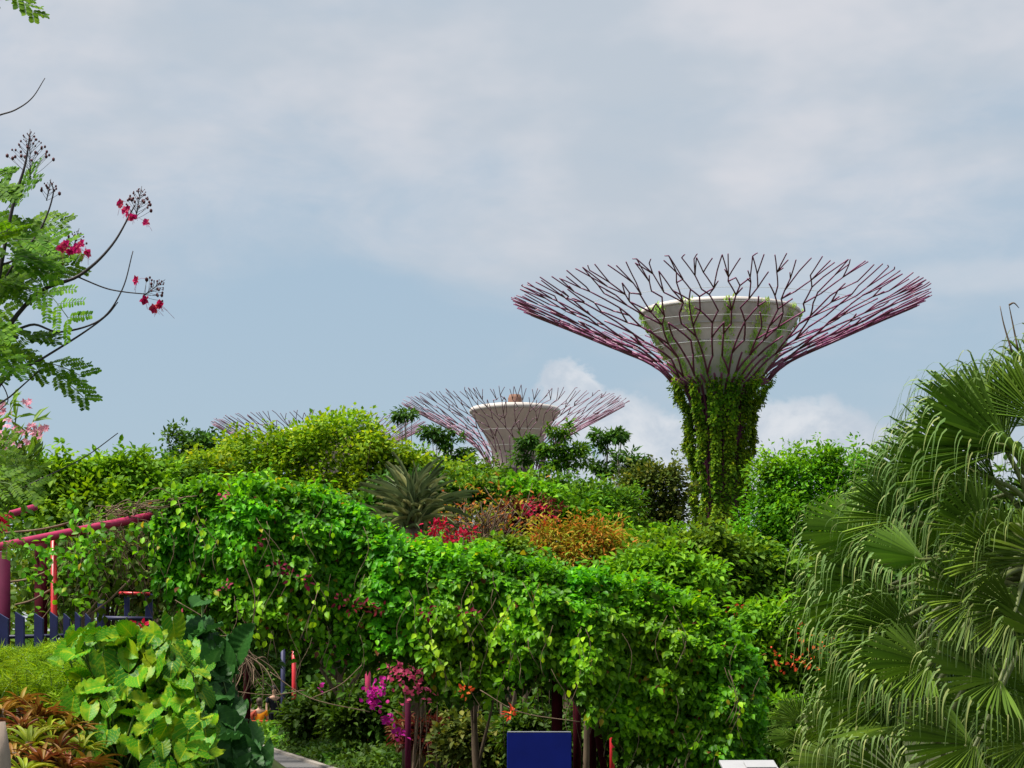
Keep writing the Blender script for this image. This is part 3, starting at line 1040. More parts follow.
def twiggy(name, label, px, py, D, h, n, seed, mat):
    rng = np.random.default_rng(seed)
    gx = (px - 512) / FPX * D
    base = np.array([gx, D, 0.0])
    root = thing(name, label, 'shrub', base)
    zc = W(px, py, D)[2]
    mb = MB()
    for i in range(n):
        a = rng.uniform(0, 2 * math.pi)
        s = np.array([gx + rng.normal() * .25, D + rng.normal() * .2, zc - h * rng.uniform(.6, 1.0)])
        e = s + np.array([math.cos(a) * rng.uniform(.2, .9), math.sin(a) * .5, rng.uniform(.4, 1.1)]) * h
        m = (s + e) / 2 + rng.normal(size=3) * .12 * h
        q = catmull([s, m, e], 4)
        mb.tube(q, list(np.linspace(.022, .008, len(q))), 4)
        for _ in range(4):
            t = rng.integers(3, len(q))
            d = nrm(rng.normal(size=3) + np.array([0, -.3, .6]))
            mb.tube([q[t], q[t] + d * rng.uniform(.15, .4), q[t] + d * rng.uniform(.4, .6) + rng.normal(size=3) * .06], [.010, .008, .005], 4)
    mb.tube([base, np.array([gx, D, zc - h * .6])], [.09, .06], 6)
    mb.build('branches', mat, root)
    return root


tw = twiggy('bare_shrub', 'bare brown twiggy shrub with a few ochre leaves behind the pergola', 475, 525, 37, .9, 60, 21, M['twig'])
_r = np.random.default_rng(3)
_P = np.stack([W(475, 522, 37) + _r.normal(size=3) * np.array([.55, .3, .38]) for _ in range(600)])
leaves('foliage', _P, rdir(600), rdir(600) + np.array([0, -.5, 1]), .11, .05, OVA, M['croton'], tw)


def flower_mass(name, label, spots, D, mat, L, nper, spread, seed, cat='flowers', stem=True, group=None, sdx=0.0):
    rng = np.random.default_rng(seed)
    c0 = W(spots[0][0], spots[0][1], D)
    base = np.array([c0[0], D, float(ground_h(c0[0], D))])
    root = thing(name, label, cat, base, group)
    mb = MB()
    for px, py in spots:
        c = W(px, py, D)
        n = nper
        loc = rng.normal(size=(n, 3)) * spread
        P = c + loc
        O = nrm(loc)
        l = L * rng.uniform(.7, 1.3, n)
        leaves('flower_head', P, nrm(O + rdir(n, rng) * .5), nrm(rdir(n, rng) + np.array([0, -.6, .5])), l, l * .6, OVA, mat, root)
        if stem:
            b = np.array([c[0] + rng.normal() * .1 + sdx, D + .1, base[2]])
            mb.tube(catmull([b, (b + c) / 2 + rng.normal(size=3) * .12, c], 4), .007, 4)
    if stem:
        mb.build('stems', M['bark'], root)
    return root


flower_mass('red_flower_plant', 'clustered bright red flower heads below the grey-green strap plant', [(437, 530), (433, 526), (441, 527), (420, 541), (412, 543), (455, 541), (463, 538), (452, 545), (446, 543), (470, 531)], 33.0, M['redbract'], .085, 22, .055, 31)
flower_mass('red_flower_plant', 'small red flower sprays above the orange croton shrub', [(536, 506), (545, 514), (530, 513)], 41, M['redbract'], .10, 22, .10, 32)


def strap_plant(name, label, px, py, D, n, Lm, seed, mat):
    rng = np.random.default_rng(seed)
    c = W(px, py, D)
    base = np.array([c[0], D, 0.0])
    root = thing(name, label, 'strap plant', base)
    mb = MB()
    mb.tube([base, c + np.array([0, 0, -.1])], [.22, .17], 9)
    mb.build('trunk', M['bark'], root)
    az = rng.uniform(0, 2 * math.pi, n)
    el = np.clip(rng.normal(1.0, .45, n), -.3, 1.5)
    T = np.stack([np.cos(az) * np.cos(el), np.sin(az) * np.cos(el), np.sin(el)], 1)
    Nn = np.stack([-np.cos(az) * np.sin(el), -np.sin(az) * np.sin(el), np.cos(el)], 1)
    P = c + np.stack([rng.normal(0, .1, n), rng.normal(0, .1, n), rng.uniform(-.35, .15, n)], 1)
    l = Lm * rng.uniform(.7, 1.15, n)
    leaves('strap_leaves', P, T, Nn, l, .055, T_strap(9, .38), mat, root, True)
    return root


strap_plant('strap_leaf_plant', 'grey-green strap-leaved plant with arching pale leaves behind the pergola', 414, 512, 35, 190, 1.0, 22, M['yuccaleaf'])

# shrubs seen below and behind the pergola, in its shade
UG = 'shrubs in the shade behind the pergola'
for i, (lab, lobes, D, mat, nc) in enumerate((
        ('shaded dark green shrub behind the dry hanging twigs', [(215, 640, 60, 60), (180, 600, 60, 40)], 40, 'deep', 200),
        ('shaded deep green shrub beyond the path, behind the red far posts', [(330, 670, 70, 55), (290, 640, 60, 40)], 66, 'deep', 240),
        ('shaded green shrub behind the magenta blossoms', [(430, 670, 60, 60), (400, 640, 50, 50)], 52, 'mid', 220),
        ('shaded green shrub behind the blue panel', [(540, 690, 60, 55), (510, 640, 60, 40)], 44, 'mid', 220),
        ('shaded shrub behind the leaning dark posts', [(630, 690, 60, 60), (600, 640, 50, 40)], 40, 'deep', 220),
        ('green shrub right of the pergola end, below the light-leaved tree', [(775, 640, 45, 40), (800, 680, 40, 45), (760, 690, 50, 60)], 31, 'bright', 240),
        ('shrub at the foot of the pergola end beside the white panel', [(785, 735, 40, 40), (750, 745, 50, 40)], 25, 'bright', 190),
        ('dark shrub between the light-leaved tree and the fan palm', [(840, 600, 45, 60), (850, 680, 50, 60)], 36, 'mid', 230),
        ('added dark backing shrub for the shaded inside of the large fan palm', [(930, 600, 80, 110), (1010, 560, 70, 110), (940, 720, 90, 70), (1030, 700, 80, 90)], 17, 'deep', 420))):  # added as dark backing for the shaded inside of the palm
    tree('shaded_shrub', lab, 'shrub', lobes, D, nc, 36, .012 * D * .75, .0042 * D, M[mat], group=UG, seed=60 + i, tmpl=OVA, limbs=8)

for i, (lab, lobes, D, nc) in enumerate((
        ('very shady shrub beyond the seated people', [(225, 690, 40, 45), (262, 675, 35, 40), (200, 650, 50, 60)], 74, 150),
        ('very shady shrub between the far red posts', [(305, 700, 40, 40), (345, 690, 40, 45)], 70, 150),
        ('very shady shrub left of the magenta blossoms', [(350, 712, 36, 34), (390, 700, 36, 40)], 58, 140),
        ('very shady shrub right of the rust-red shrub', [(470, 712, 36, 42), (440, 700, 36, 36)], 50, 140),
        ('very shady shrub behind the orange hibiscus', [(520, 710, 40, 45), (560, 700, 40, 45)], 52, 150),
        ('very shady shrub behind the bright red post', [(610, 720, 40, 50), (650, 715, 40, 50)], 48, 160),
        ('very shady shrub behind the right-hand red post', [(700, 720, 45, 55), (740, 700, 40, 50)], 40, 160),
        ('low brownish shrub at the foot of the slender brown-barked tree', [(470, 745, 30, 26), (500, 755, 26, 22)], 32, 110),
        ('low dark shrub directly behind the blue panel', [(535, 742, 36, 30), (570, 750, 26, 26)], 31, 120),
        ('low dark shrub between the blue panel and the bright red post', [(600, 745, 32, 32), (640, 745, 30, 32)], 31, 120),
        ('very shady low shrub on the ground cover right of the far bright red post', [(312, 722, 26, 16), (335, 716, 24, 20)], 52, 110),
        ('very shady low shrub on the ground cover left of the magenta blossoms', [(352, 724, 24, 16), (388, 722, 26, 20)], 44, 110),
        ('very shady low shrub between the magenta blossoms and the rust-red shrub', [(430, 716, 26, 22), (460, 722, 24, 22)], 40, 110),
        ('added dark shrub filling in shade behind the dry twigs under the red pipe', [(110, 570, 40, 40), (70, 590, 40, 35), (150, 590, 30, 45)], 28.5, 200))):  # added dark mass in place of the shade behind the pipe
    tree('shaded_shrub', lab, 'shrub', lobes, D, nc, 34, .0105 * D, .0042 * D, M['vinedark'] if i not in (7, 13) else M['olive'], M['darkbark'], group=UG, seed=120 + i, tmpl=OVA, limbs=8)  # leaf and bark colours picked dark to take in the pergola's shade

flower_mass('orange_flower_plant', 'red-orange flowers on the slope left of the fan palm', [(772, 657), (797, 660), (806, 634), (815, 652), (827, 640), (790, 665), (812, 660), (690, 603), (735, 610)], 29.0, M['orangefl'], .065, 10, .07, 33, stem=False)

# ------------------------------------------------------------------ pergola frame
pergola = thing('pergola', 'red and maroon tubular steel pergola carrying the climbing vines', 'pergola', (W(460, 700, 24)[0], 24.0, 0.0))


def post(px0, y0, px1, y1, D, dpx, mat, name='post'):
    mb = MB()
    a, b = W(px0, y0, D), W(px1, y1, D)
    g = float(ground_h(b[0], D)) - .05
    t = (g - a[2]) / (b[2] - a[2] + 1e-9)
    foot = a + (b - a) * max(t, 1.0)
    r = dpx / FPX * D / 2
    mb.tube([a, foot], r, 12)
    mb.tube([foot + (a - foot) * .0, foot + nrm(a - foot) * .06], r * 1.9, 12)     # base flange
    return mb.build(name, mat, pergola)


def beam(pa, pb, r, mat, name='beam'):
    mb = MB()
    mb.tube([np.array(pa) + (np.array(pb) - np.array(pa)) * q / 6 for q in range(7)], r, 12)
    return mb.build(name, mat, pergola)


for p in ((4, 552, 4, 625, 22, 13, 'purplesteel'), (41, 542, 41, 620, 23.3, 13, 'darksteel'), (54, 540, 54, 620, 22.95, 6.5, 'brightred'),
          (697, 640, 697, 760, 23.3, 8, 'redsteel'), (744, 660, 744, 740, 24.5, 6, 'redsteel'), (557, 640, 557, 760, 23.5, 11, 'darksteel'),
          (577, 640, 577, 768, 27, 8, 'darksteel'), (590, 690, 604, 768, 25, 7, 'darksteel'), (593, 640, 593, 768, 26, 7, 'darksteel'),
          (612, 700, 612, 768, 29, 5, 'brightred'), (408, 660, 408, 768, 30, 6, 'purplesteel'), (368, 640, 368, 755, 47, 6, 'redsteel'),
          (294, 640, 294, 730, 60, 4.5, 'brightred'), (283, 640, 283, 735, 56, 4.5, 'navy'), 
          (663, 650, 663, 760, 25, 7, 'darksteel'), (247, 600, 247, 700, 25, 7, 'darksteel')):
    post(*p[:6], M[p[6]])
beam(W(-60, 559, 21.9), W(166, 513, 23.9), 8.8 / FPX * 22.7 / 2, M['redsteel'])
beam(W(-40, 528, 24.5), W(36, 507, 25.2), 7.0 / FPX * 25 / 2, M['redsteel'])
beam(W(166, 524, 24.4), W(330, 530, 24.6), .06, M['redsteel'])
beam(W(240, 556, 23.5), W(470, 648, 24.2), .065, M['brightred'])
beam(W(330, 520, 23.8), W(460, 582, 24), .065, M['darksteel'])
beam(W(440, 582, 24.0), W(700, 628, 24), .06, M['darksteel'])
beam(W(545, 652, 23.2), W(580, 678, 25.8), .11, M['darksteel'])
beam(W(449, 584, 23.15), W(462, 590, 25.4), .085, M['darksteel'])
beam(W(478, 588, 23.15), W(492, 592, 25.4), .06, M['darksteel'])
beam(W(700, 628, 24), W(746, 665, 24.9), .06, M['darksteel'])
beam(W(408, 655, 30), W(294, 640, 60), .06, M['darksteel'])
beam(W(557, 645, 23.5), W(408, 655, 30), .06, M['darksteel'])

# ------------------------------------------------------------------ climbing vines over the pergola
TOPX = [150, 165, 190, 250, 300, 335, 362, 385, 410, 450, 500, 545, 600, 640, 675, 700, 722, 745, 762]
TOPY = [512, 494, 486, 482, 486, 497, 515, 532, 545, 551, 556, 566, 578, 582, 592, 602, 618, 640, 672]
BOTX = [150, 175, 200, 235, 262, 300, 330, 350, 372, 395, 420, 450, 500, 540, 565, 600, 650, 700, 740, 762]
BOTY = [560, 600, 615, 632, 632, 645, 655, 662, 660, 648, 655, 700, 692, 672, 680, 725, 760, 772, 772, 772]


def vine_front(px):
    return 23.0 + 0.35 * noise1(np.asarray(px) * .018, 4) + np.interp(px, [150, 330, 480, 760], [.5, .2, -.2, -.1])


def vine(name, label, x0, x1, ncurt, nroof, nstr, seed):
    rng = np.random.default_rng(seed)
    cx = W((x0 + x1) / 2, 690, 23.5)
    root = thing(name, label, 'climbing vine', (cx[0], 23.5, 0), 'climbing vines on the pergola')
    PP, OO, LL = [], [], []

    def top(px):
        return np.interp(px, TOPX, TOPY) + 5 * noise1(px * .11, 1) + 3 * noise1(px * .31, 8)
    # front curtain, denser at the top, breaking into streamers towards its lower edge
    px = rng.uniform(x0, x1, ncurt)
    bot = np.interp(px, BOTX, BOTY) + 20 * noise1(px * .19, 5) + 16 * noise1(px * .55, 9)
    tp = top(px)
    u = rng.beta(.95, 1.15, ncurt)
    py = tp + u * (bot - tp)
    hole = noise1(px * .085 + 1.3, 3) + noise1(py * .10 + px * .03, 6) + noise1(px * .05 - py * .07, 2)
    keep = rng.random(ncurt) < np.clip(1.05 - .30 * np.maximum(hole, 0) - u * np.interp(px, [150, 230, 560, 620], [.45, .72, .72, .40]), .05, 1)
    px, py, u, tp = px[keep], py[keep], u[keep], tp[keep]
    n = len(px)
    bul = .14 * noise1(px * .07 + py * .05, 7) + .16 * noise1(py * .13 - px * .04, 3)
    curve = .55 * np.exp(-u * 7)                                   # rounds back over the top edge
    D = vine_front(px) + bul * .8 + curve + np.abs(rng.normal(0, .16, n))
    P = np.stack([(px - 512) / FPX * D, D, EYE + (HOR - py) / FPX * D], 1)
    O = nrm(np.stack([.2 * rng.normal(size=n), -1 + .5 * np.exp(-u * 7), .15 + 1.3 * np.exp(-u * 7)], 1))
    PP.append(P)
    OO.append(O)
    # roof slab
    px = rng.uniform(x0, x1, nroof)
    v = rng.random(nroof)
    D = vine_front(px) + .3 + v * 2.8
    zt = EYE + (HOR - top(px)) / FPX * vine_front(px)
    z = zt + .10 * np.sin(v * 3.1) + .16 * noise1(px * .08 + v * 9, 2) - np.abs(rng.normal(0, .15, nroof)) - .02
    P = np.stack([(px - 512) / FPX * (vine_front(px)), D, z], 1)
    PP.append(P)
    OO.append(nrm(np.stack([rng.normal(size=nroof) * .3, rng.normal(size=nroof) * .3, np.ones(nroof)], 1)))
    # loose shoots standing off the top edge
    for i in range(int((x1 - x0) * .30)):
        p0 = rng.uniform(x0 + 2, x1 - 2)
        m = rng.integers(4, 10)
        s = W(p0, top(p0) + 3, float(vine_front(p0)) + rng.uniform(.1, .9))
        d = nrm(np.array([rng.normal() * .5, rng.normal() * .4, rng.uniform(.2, 1.0)]))
        t = np.linspace(0, rng.uniform(.08, .26), m)
        PP.append(s + t[:, None] * d + rng.normal(size=(m, 3)) * .03)
        OO.append(np.tile(d, (m, 1)))
    P, O = np.concatenate(PP), np.concatenate(OO)
    n = len(P)
    T = nrm(O * .55 + rdir(n, rng) * .6 + np.array([0, 0, -.65]))
    Nn = nrm(O * .7 + np.array([0, -.15, .65]) + rdir(n, rng) * .55)
    l = .092 * rng.uniform(.5, 1.3, n)
    leaves('foliage', P, T, Nn, l, l * .68, OVA, M['vine'], root)
    # inner layer in shade-darkened leaf colour, and the hanging back curtain
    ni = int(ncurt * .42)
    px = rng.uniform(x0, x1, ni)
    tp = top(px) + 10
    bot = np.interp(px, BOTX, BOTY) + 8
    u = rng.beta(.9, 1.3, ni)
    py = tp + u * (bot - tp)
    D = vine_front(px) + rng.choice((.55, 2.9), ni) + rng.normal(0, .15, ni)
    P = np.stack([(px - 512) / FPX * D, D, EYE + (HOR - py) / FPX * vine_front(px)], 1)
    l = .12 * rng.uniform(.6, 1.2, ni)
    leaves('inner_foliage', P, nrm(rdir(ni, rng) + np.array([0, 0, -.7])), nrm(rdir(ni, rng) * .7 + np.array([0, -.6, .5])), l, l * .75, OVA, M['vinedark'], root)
    # young pale sprays and hanging streamers
    mb = MB()
    P2, O2 = [], []
    for i in range(nstr):
        p0 = rng.uniform(x0 + 5, x1 - 5)
        y0 = np.interp(p0, TOPX, TOPY)
        y1 = np.interp(p0, BOTX, BOTY)
        ys = rng.uniform(y0 + 5, y1)
        ln = rng.uniform(.25, .8)
        s = W(p0, ys, float(vine_front(p0)) - .12)
        m = int(ln / .045)
        t = np.linspace(0, ln, m)
        q = np.stack([s[0] + .07 * np.sin(t * 7 + i) + rng.normal() * .15 * t, s[1] - .08 * np.sin(t * 2.2), s[2] - t], 1)
        mb.tube(q[::2] if len(q) > 3 else q, .003, 4)
        if i == 0 or (rng.random() < .2 and ys < y0 + .75 * (y1 - y0)):
            P2.append(q + rng.normal(size=q.shape) * .03)
            O2.append(np.tile([0, -1, 0.1], (m, 1)))
    # woody runners under the foliage
    for i in range(int(nstr * .55)):
        p0 = rng.uniform(x0, x1)
        y0 = np.interp(p0, TOPX, TOPY) + 30
        y1 = min(765, np.interp(p0, BOTX, BOTY) + rng.uniform(-10, 70))
        Dv = float(vine_front(p0)) + rng.uniform(.25, 1.6)
        a = W(p0, y0, Dv)
        b = W(p0 + rng.normal() * 28, y1, Dv)
        mb.tube(catmull([a, (a + b) / 2 + rng.normal(size=3) * .14, b], 5), rng.uniform(.003, .008), 4)
    mb.build('runners', M['twig'], root)
    P2, O2 = np.concatenate(P2), np.concatenate(O2)
    n = len(P2)
    l = .085 * rng.uniform(.6, 1.3, n)
    leaves('young_leaves', P2, nrm(rdir(n, rng) * .6 + np.array([0, -.2, -.8])), nrm(O2 + rdir(n, rng) * .5 + np.array([0, 0, .5])), l, l * .72, OVA, M['vineyoung'], root)
    return root


vine('climbing_vine', 'dense green vine draped over the high left end of the pergola', 154, 372, 20000, 9000, 40, 71)
vine('climbing_vine', 'dense green vine covering the low middle of the pergola, above the blue panel', 372, 566, 18500, 8500, 30, 72)
vine('climbing_vine', 'dense green vine hanging to the ground at the right end of the pergola', 566, 764, 22000, 8500, 26, 73)

M['darkred'] = G('dark_red_petal', [(0, (0.08, 0.006, 0.010)), (1, (0.20, 0.014, 0.02))], 0.25, 0.5, 0.3, 0.8, 0.2, (1.1, 1, 1))
flower_mass('vine_flowers', 'scattered dark red flower clusters in the shaded front of the high vine', [(279, 568), (291, 575), (303, 580), (342, 600), (352, 604), (362, 607), (382, 609), (426, 611), (470, 613), (258, 541)], 22.75, M['darkred'], .06, 11, .035, 37, stem=False)
flower_mass('vine_flowers', 'faded pink flower tufts on the left part of the high vine', [(223, 495), (226, 588), (182, 616)], 22.85, M['pinkred'], .05, 10, .03, 38, stem=False)

# dry tangle under the red pipe
rng = np.random.default_rng(9)
dt = thing('dry_vine_tangle', 'tangle of dry brown twigs hanging beneath the red pipe', 'dry twigs', (W(120, 690, 23)[0], 23, 0))
mb = MB()
for i in range(95):
    px = rng.uniform(66, 172)
    y0 = np.interp(px, [0, 160], [546, 514]) + rng.uniform(-8, 6)
    D0 = np.interp(px, [0, 160], [22.35, 24.0]) + rng.normal() * .13
    a = W(px, y0, D0)
    b = W(px + rng.normal() * 24, y0 + rng.uniform(15, 95), D0 + rng.normal() * .2)
    mb.tube(catmull([a, (a + b) / 2 + rng.normal(size=3) * .13, b], 5), rng.uniform(.003, .006), 4)
for i in range(34):
    px = rng.uniform(90, 150)
    a = W(px, np.interp(px, [0, 160], [538, 503]) + rng.uniform(-5, 3), 23.6 + rng.normal() * .1)
    b = a + np.array([rng.uniform(.1, .6), rng.normal() * .1, rng.uniform(-.02, .14)])
    mb.tube(catmull([a, (a + b) / 2 + rng.normal(size=3) * .06, b], 4), .006, 4)
mb.build('twigs', M['twig'], dt)
dt = thing('dry_vine_tangle', 'hanging cluster of dry brown twigs in the shade below the left vine', 'dry twigs', (W(245, 690, 22.6)[0], 22.6, 0))
mb = MB()
for i in range(30):
    a = W(246 + rng.normal() * 3, 655 + rng.normal() * 4, 22.5)
    b = W(246 + rng.normal() * 22, 690 + rng.uniform(-20, 25), 22.5 + rng.normal() * .15)
    mb.tube(catmull([a, (a + b) / 2 + rng.normal(size=3) * .05, b], 4), rng.uniform(.004, .008), 4)
for a, m, b in (((175, 600), (215, 625), (245, 655)), ((195, 634), (220, 636), (248, 634)), ((270, 672), (310, 698), (370, 712)), ((310, 699), (340, 685), (362, 665)), ((225, 690), (270, 695), (305, 690)), ((243, 560), (255, 600), (246, 655)), ((480, 690), (520, 712), (580, 722)), ((300, 640), (312, 610), (318, 590))):
    mb.tube(catmull([W(*a, 22.5), W(*m, 22.4), W(*b, 22.5)], 6), .0055, 4)
mb.build('twigs', M['twig'], dt)

# leafy sprays along the red pipe
lv = thing('pipe_creeper', 'sparse green creeper leaves trailing on the red pipe', 'creeper', (W(70, 690, 22.6)[0], 22.6, 0))
n = 900
px = np.concatenate([rng.uniform(-10, 165, 450), rng.normal(72, 20, 390), rng.normal(20, 14, 60)])
py = np.interp(px, [0, 160], [548, 516]) + np.concatenate([rng.normal(38, 24, 450), rng.normal(36, 24, 390), rng.normal(-14, 14, 60)])
Dd = 23.7 + rng.normal(0, .3, n)
P = np.stack([(px - 512) / FPX * Dd, Dd, EYE + (HOR - py) / FPX * Dd], 1)
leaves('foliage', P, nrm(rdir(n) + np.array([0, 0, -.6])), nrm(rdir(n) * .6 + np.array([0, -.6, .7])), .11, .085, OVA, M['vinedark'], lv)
n = 420
px = np.concatenate([rng.uniform(18, 165, 260), rng.normal(84, 12, 160)])
py = np.interp(px, [0, 160], [548, 516]) + np.concatenate([np.abs(rng.normal(20, 26, 260)), rng.normal(30, 30, 160)])
Dd = np.interp(px, [0, 160], [22.0, 23.5]) + rng.normal(0, .2, n)
P = np.stack([(px - 512) / FPX * Dd, Dd, EYE + (HOR - py) / FPX * Dd], 1)
leaves('front_foliage', P, nrm(rdir(n) + np.array([0, 0, -.6])), nrm(rdir(n) * .6 + np.array([0, -.6, .7])), .095, .07, OVA, M['vine'], lv)
mb = MB()
for a, b in (((5, 533), (80, 520)), ((10, 582), (50, 570)), ((15, 605), (50, 590)), ((85, 618), (130, 580)), ((80, 620), (105, 590))):
    p, q = W(*a, 23), W(*b, 23)
    mb.tube(catmull([p, (p + q) / 2 + np.array([0, 0, -.03]), q], 5), .013, 5)
mb.build('runners', M['twig'], lv)

# magenta bougainvillea and rusty shrub under the pergola
bg = tree('bougainvillea', 'small green bougainvillea with magenta and pink blossoms under the pergola', 'shrub',
          [(420, 680, 26, 22), (405, 665, 22, 16), (438, 690, 18, 16)], 29, 70, 36, .24, .10, M['mid'], base_px=408, seed=80, tmpl=OVA, r0=.03, limbs=4)
for (px, py, k, sp, mt_) in ((373, 700, 40, .05, 'magenta'), (374, 690, 18, .05, 'magenta'), (382, 682, 20, .07, 'magenta'), (391, 660, 26, .14, 'pinkred'), (404, 668, 32, .19, 'pinkred'), (424, 664, 40, .12, 'pinkred'), (433, 690, 24, .10, 'pinkred'), (410, 690, 30, .12, 'pinkred'), (386, 718, 22, .05, 'magenta'), (405, 664, 40, .10, 'pinkred'), (418, 672, 26, .08, 'pinkred'), (350, 657, 12, .05, 'magenta'), (321, 690, 6, .03, 'magenta'), (399, 734, 14, .05, 'magenta'), (415, 655, 20, .08, 'pinkred')):
    loc = rng.normal(size=(k, 3)) * sp
    leaves('blossom', W(px, py, 27.9) + loc, rdir(k), rdir(k) + np.array([0, -.7, .4]), .075, .065, OVA, M[mt_], bg)
tree('rusty_shrub', 'low rust-red leafy shrub beside the purple post under the pergola', 'shrub',
     [(440, 742, 26, 16), (418, 735, 18, 12), (460, 750, 20, 12)], 34, 90, 32, .25, .16, M['rusty'], seed=81, aspect=.3, tmpl=OVA, droop=.1)
flower_mass('hibiscus_flower', 'single orange hibiscus flower above the blue panel', [(511, 714)], 22.2, M['orangefl'], .07, 16, .03, 34, 'flower', stem=False)
flower_mass('hibiscus_flower', 'single peach hibiscus flower in the vine left of the blue panel', [(465, 692)], 22.3, M['orangefl'], .06, 12, .025, 35, 'flower', stem=False)
# pale tree trunk under the pergola
tree('slender_tree', 'slender brown-barked tree under the pergola left of the blue panel', 'tree', [(485, 640, 30, 16), (470, 650, 20, 14)], 27, 40, 34, .2, .10, M['vinedark'], M['bark'], base_px=484, seed=82, tmpl=OVA, r0=.075, limbs=5)
for i, (lab, px, D, d) in enumerate((('thin brown stem just right of the blue panel', 585, 30, .05), ('thin brown stem behind the orange hibiscus flower', 524, 33, .05))):
    mb = MB()
    mb.tube(catmull([W(px, 690, D) * np.array([1, 1, 0]), W(px + 2, 720, D), W(px - 2, 650, D)], 5), d, 7)
    tag(mb.build('plant_stem', M['bark']), lab, 'plant stem')

# low green ground cover along the path
n = 26000
t = rng.random(n)
yy = 39 + t * 15
xe = np.interp(yy, PATH_R[:, 1], PATH_R[:, 0])
ww = rng.random(n) ** .8 * 5.5
xx = xe + .35 + ww
zz = rng.random(n) * (.20 + .22 * smoothstep(0, 1.2, ww) + .08 * noise1(xx * 3 + yy * 1.7, 4))
P = np.stack([xx, yy, zz], 1)
l = .13 * rng.uniform(.6, 1.3, n)
tag(leaves('ground_cover', P, nrm(rdir(n) + np.array([0, -.3, .2])), nrm(rdir(n) * .6 + np.array([0, -.3, 1])), l, l * .7, OVA, M['vinedark']), 'low leafy ground cover bordering the curving path', 'ground cover', kind='stuff')
n = 9000
t = rng.random(n)
yy = 54 + t * 9
xe = np.interp(yy, PATH_R[:, 1], PATH_R[:, 0])
xx = xe + .3 + rng.random(n) * 4
P = np.stack([xx, yy, rng.random(n) * .62], 1)
l = .15 * rng.uniform(.6, 1.3, n)
tag(leaves('ground_cover', P, nrm(rdir(n) + np.array([0, -.3, .2])), nrm(rdir(n) * .6 + np.array([0, -.3, 1])), l, l * .7, OVA, M['mid']), 'taller leafy ground cover in front of the seated people', 'ground cover', kind='stuff')

# ------------------------------------------------------------------ people on a bench far down the path


def skin_body(name, joints, edges, mat, parent, sub=2):
    me = bpy.data.meshes.new(name)
    off = parent_loc(parent)
    me.from_pydata([tuple(np.array(j[:3])) for j in joints], edges, [])
    o = link(name, me, mat, parent, True)
    o.location = (0, 0, 0)
    md = o.modifiers.new('skin', 'SKIN')
    for i, j in enumerate(joints):
        sv = me.skin_vertices[0].data[i]
        sv.radius = (j[3], j[4] if len(j) > 4 else j[3])
        sv.use_root = (i == 0)
    md.use_smooth_shade = True
    s = o.modifiers.new('sub', 'SUBSURF')
    s.levels = s.render_levels = sub
    return o


def person(label, loc, rz, sit, shirt, trousers, hair, group):
    """local frame: facing -Y; sit: seat height 0.45, else standing"""
    r = thing('person', label, 'person', loc, group, rz)
    hp = .50 if sit else .90
    J = [(0, 0, hp, .13, .10), (0, 0, hp + .22, .125, .09), (0, 0, hp + .42, .155, .10), (0, 0, hp + .53, .055), (0, -.015, hp + .60, .055), (0, -.02, hp + .67, .085, .10), (0, -.01, hp + .77, .075, .09)]
    E = [(0, 1), (1, 2), (2, 3), (3, 4), (4, 5), (5, 6)]

    def limb(root, pts):
        p = root
        for q in pts:
            J.append(q)
            E.append((p, len(J) - 1))
            p = len(J) - 1
        return p
    for s in (-1, 1):
        if sit:
            limb(0, [(s * .10, -.05, hp - .02, .085), (s * .12, -.42, hp + .0, .062), (s * .12, -.44, .25, .05), (s * .12, -.43, .07, .038), (s * .13, -.58, .04, .035)])
            limb(2, [(s * .19, 0, hp + .44, .055), (s * .25, -.04, hp + .20, .043), (s * .17, -.24, hp + .09, .034), (s * .15, -.32, hp + .08, .03)])
        else:
            limb(0, [(s * .10, 0, hp - .06, .088), (s * .11, -.02, .47, .06), (s * .11, .01, .09, .042), (s * .12, -.15, .04, .036)])
            limb(2, [(s * .19, 0, hp + .44, .055), (s * .24, .01, hp + .18, .043), (s * .25, -.05, hp - .05, .034), (s * .25, -.07, hp - .16, .03)])
    skin_body('body', J, E, M['skin'], r)
    # shirt: torso and sleeves
    J2 = [(0, 0, hp - .06, .15, .12), (0, 0, hp + .22, .145, .11), (0, 0, hp + .42, .17, .115), (0, 0, hp + .50, .075)]
    E2 = [(0, 1), (1, 2), (2, 3)]
    for s in (-1, 1):
        J2 += [(s * .20, 0, hp + .43, .068), (s * .235, -.02, hp + .28, .06)]
        k = len(J2)
        E2 += [(2, k - 2), (k - 2, k - 1)]
    skin_body('shirt', J2, E2, shirt, r)
    J3 = [(0, 0, hp + .02, .145, .115)]
    E3 = []
    for s in (-1, 1):
        k = len(J3)
        if sit:
            J3 += [(s * .10, -.06, hp - .01, .10), (s * .12, -.42, hp + .0, .076), (s * .12, -.44, .22, .062)]
        else:
            J3 += [(s * .10, 0, hp - .07, .10), (s * .11, -.02, .47, .074), (s * .11, .01, .14, .06)]
        E3 += [(0, k), (k, k + 1), (k + 1, k + 2)]
    skin_body('trousers', J3, E3, trousers, r)
    mb = MB()
    mb.ball((0, .012, hp + .755), .118, 2, (.88, 1.0, 1.0))
    mb.ball((0, .05, hp + .68), .09, 2, (.95, .7, 1.1))
    o = mb_build_local(mb, 'hair', hair, r)
    mb = MB()
    for s in (-1, 1):
        mb.ball((s * .035, -.108, hp + .715), .012, 1)
    mb_build_local(mb, 'eyes', M['blackhair'], r)
    mb = MB()
    mb.ball((0, -.125, hp + .685), .018, 1, (.8, 1, 1.3))
    mb_build_local(mb, 'nose', M['skin'], r)
    return r


def mb_build_local(mb, name, mat, parent):
    me = bpy.data.meshes.new(name)
    me.from_pydata(mb.v, [], mb.f)
    return link(name, me, mat, parent, True)


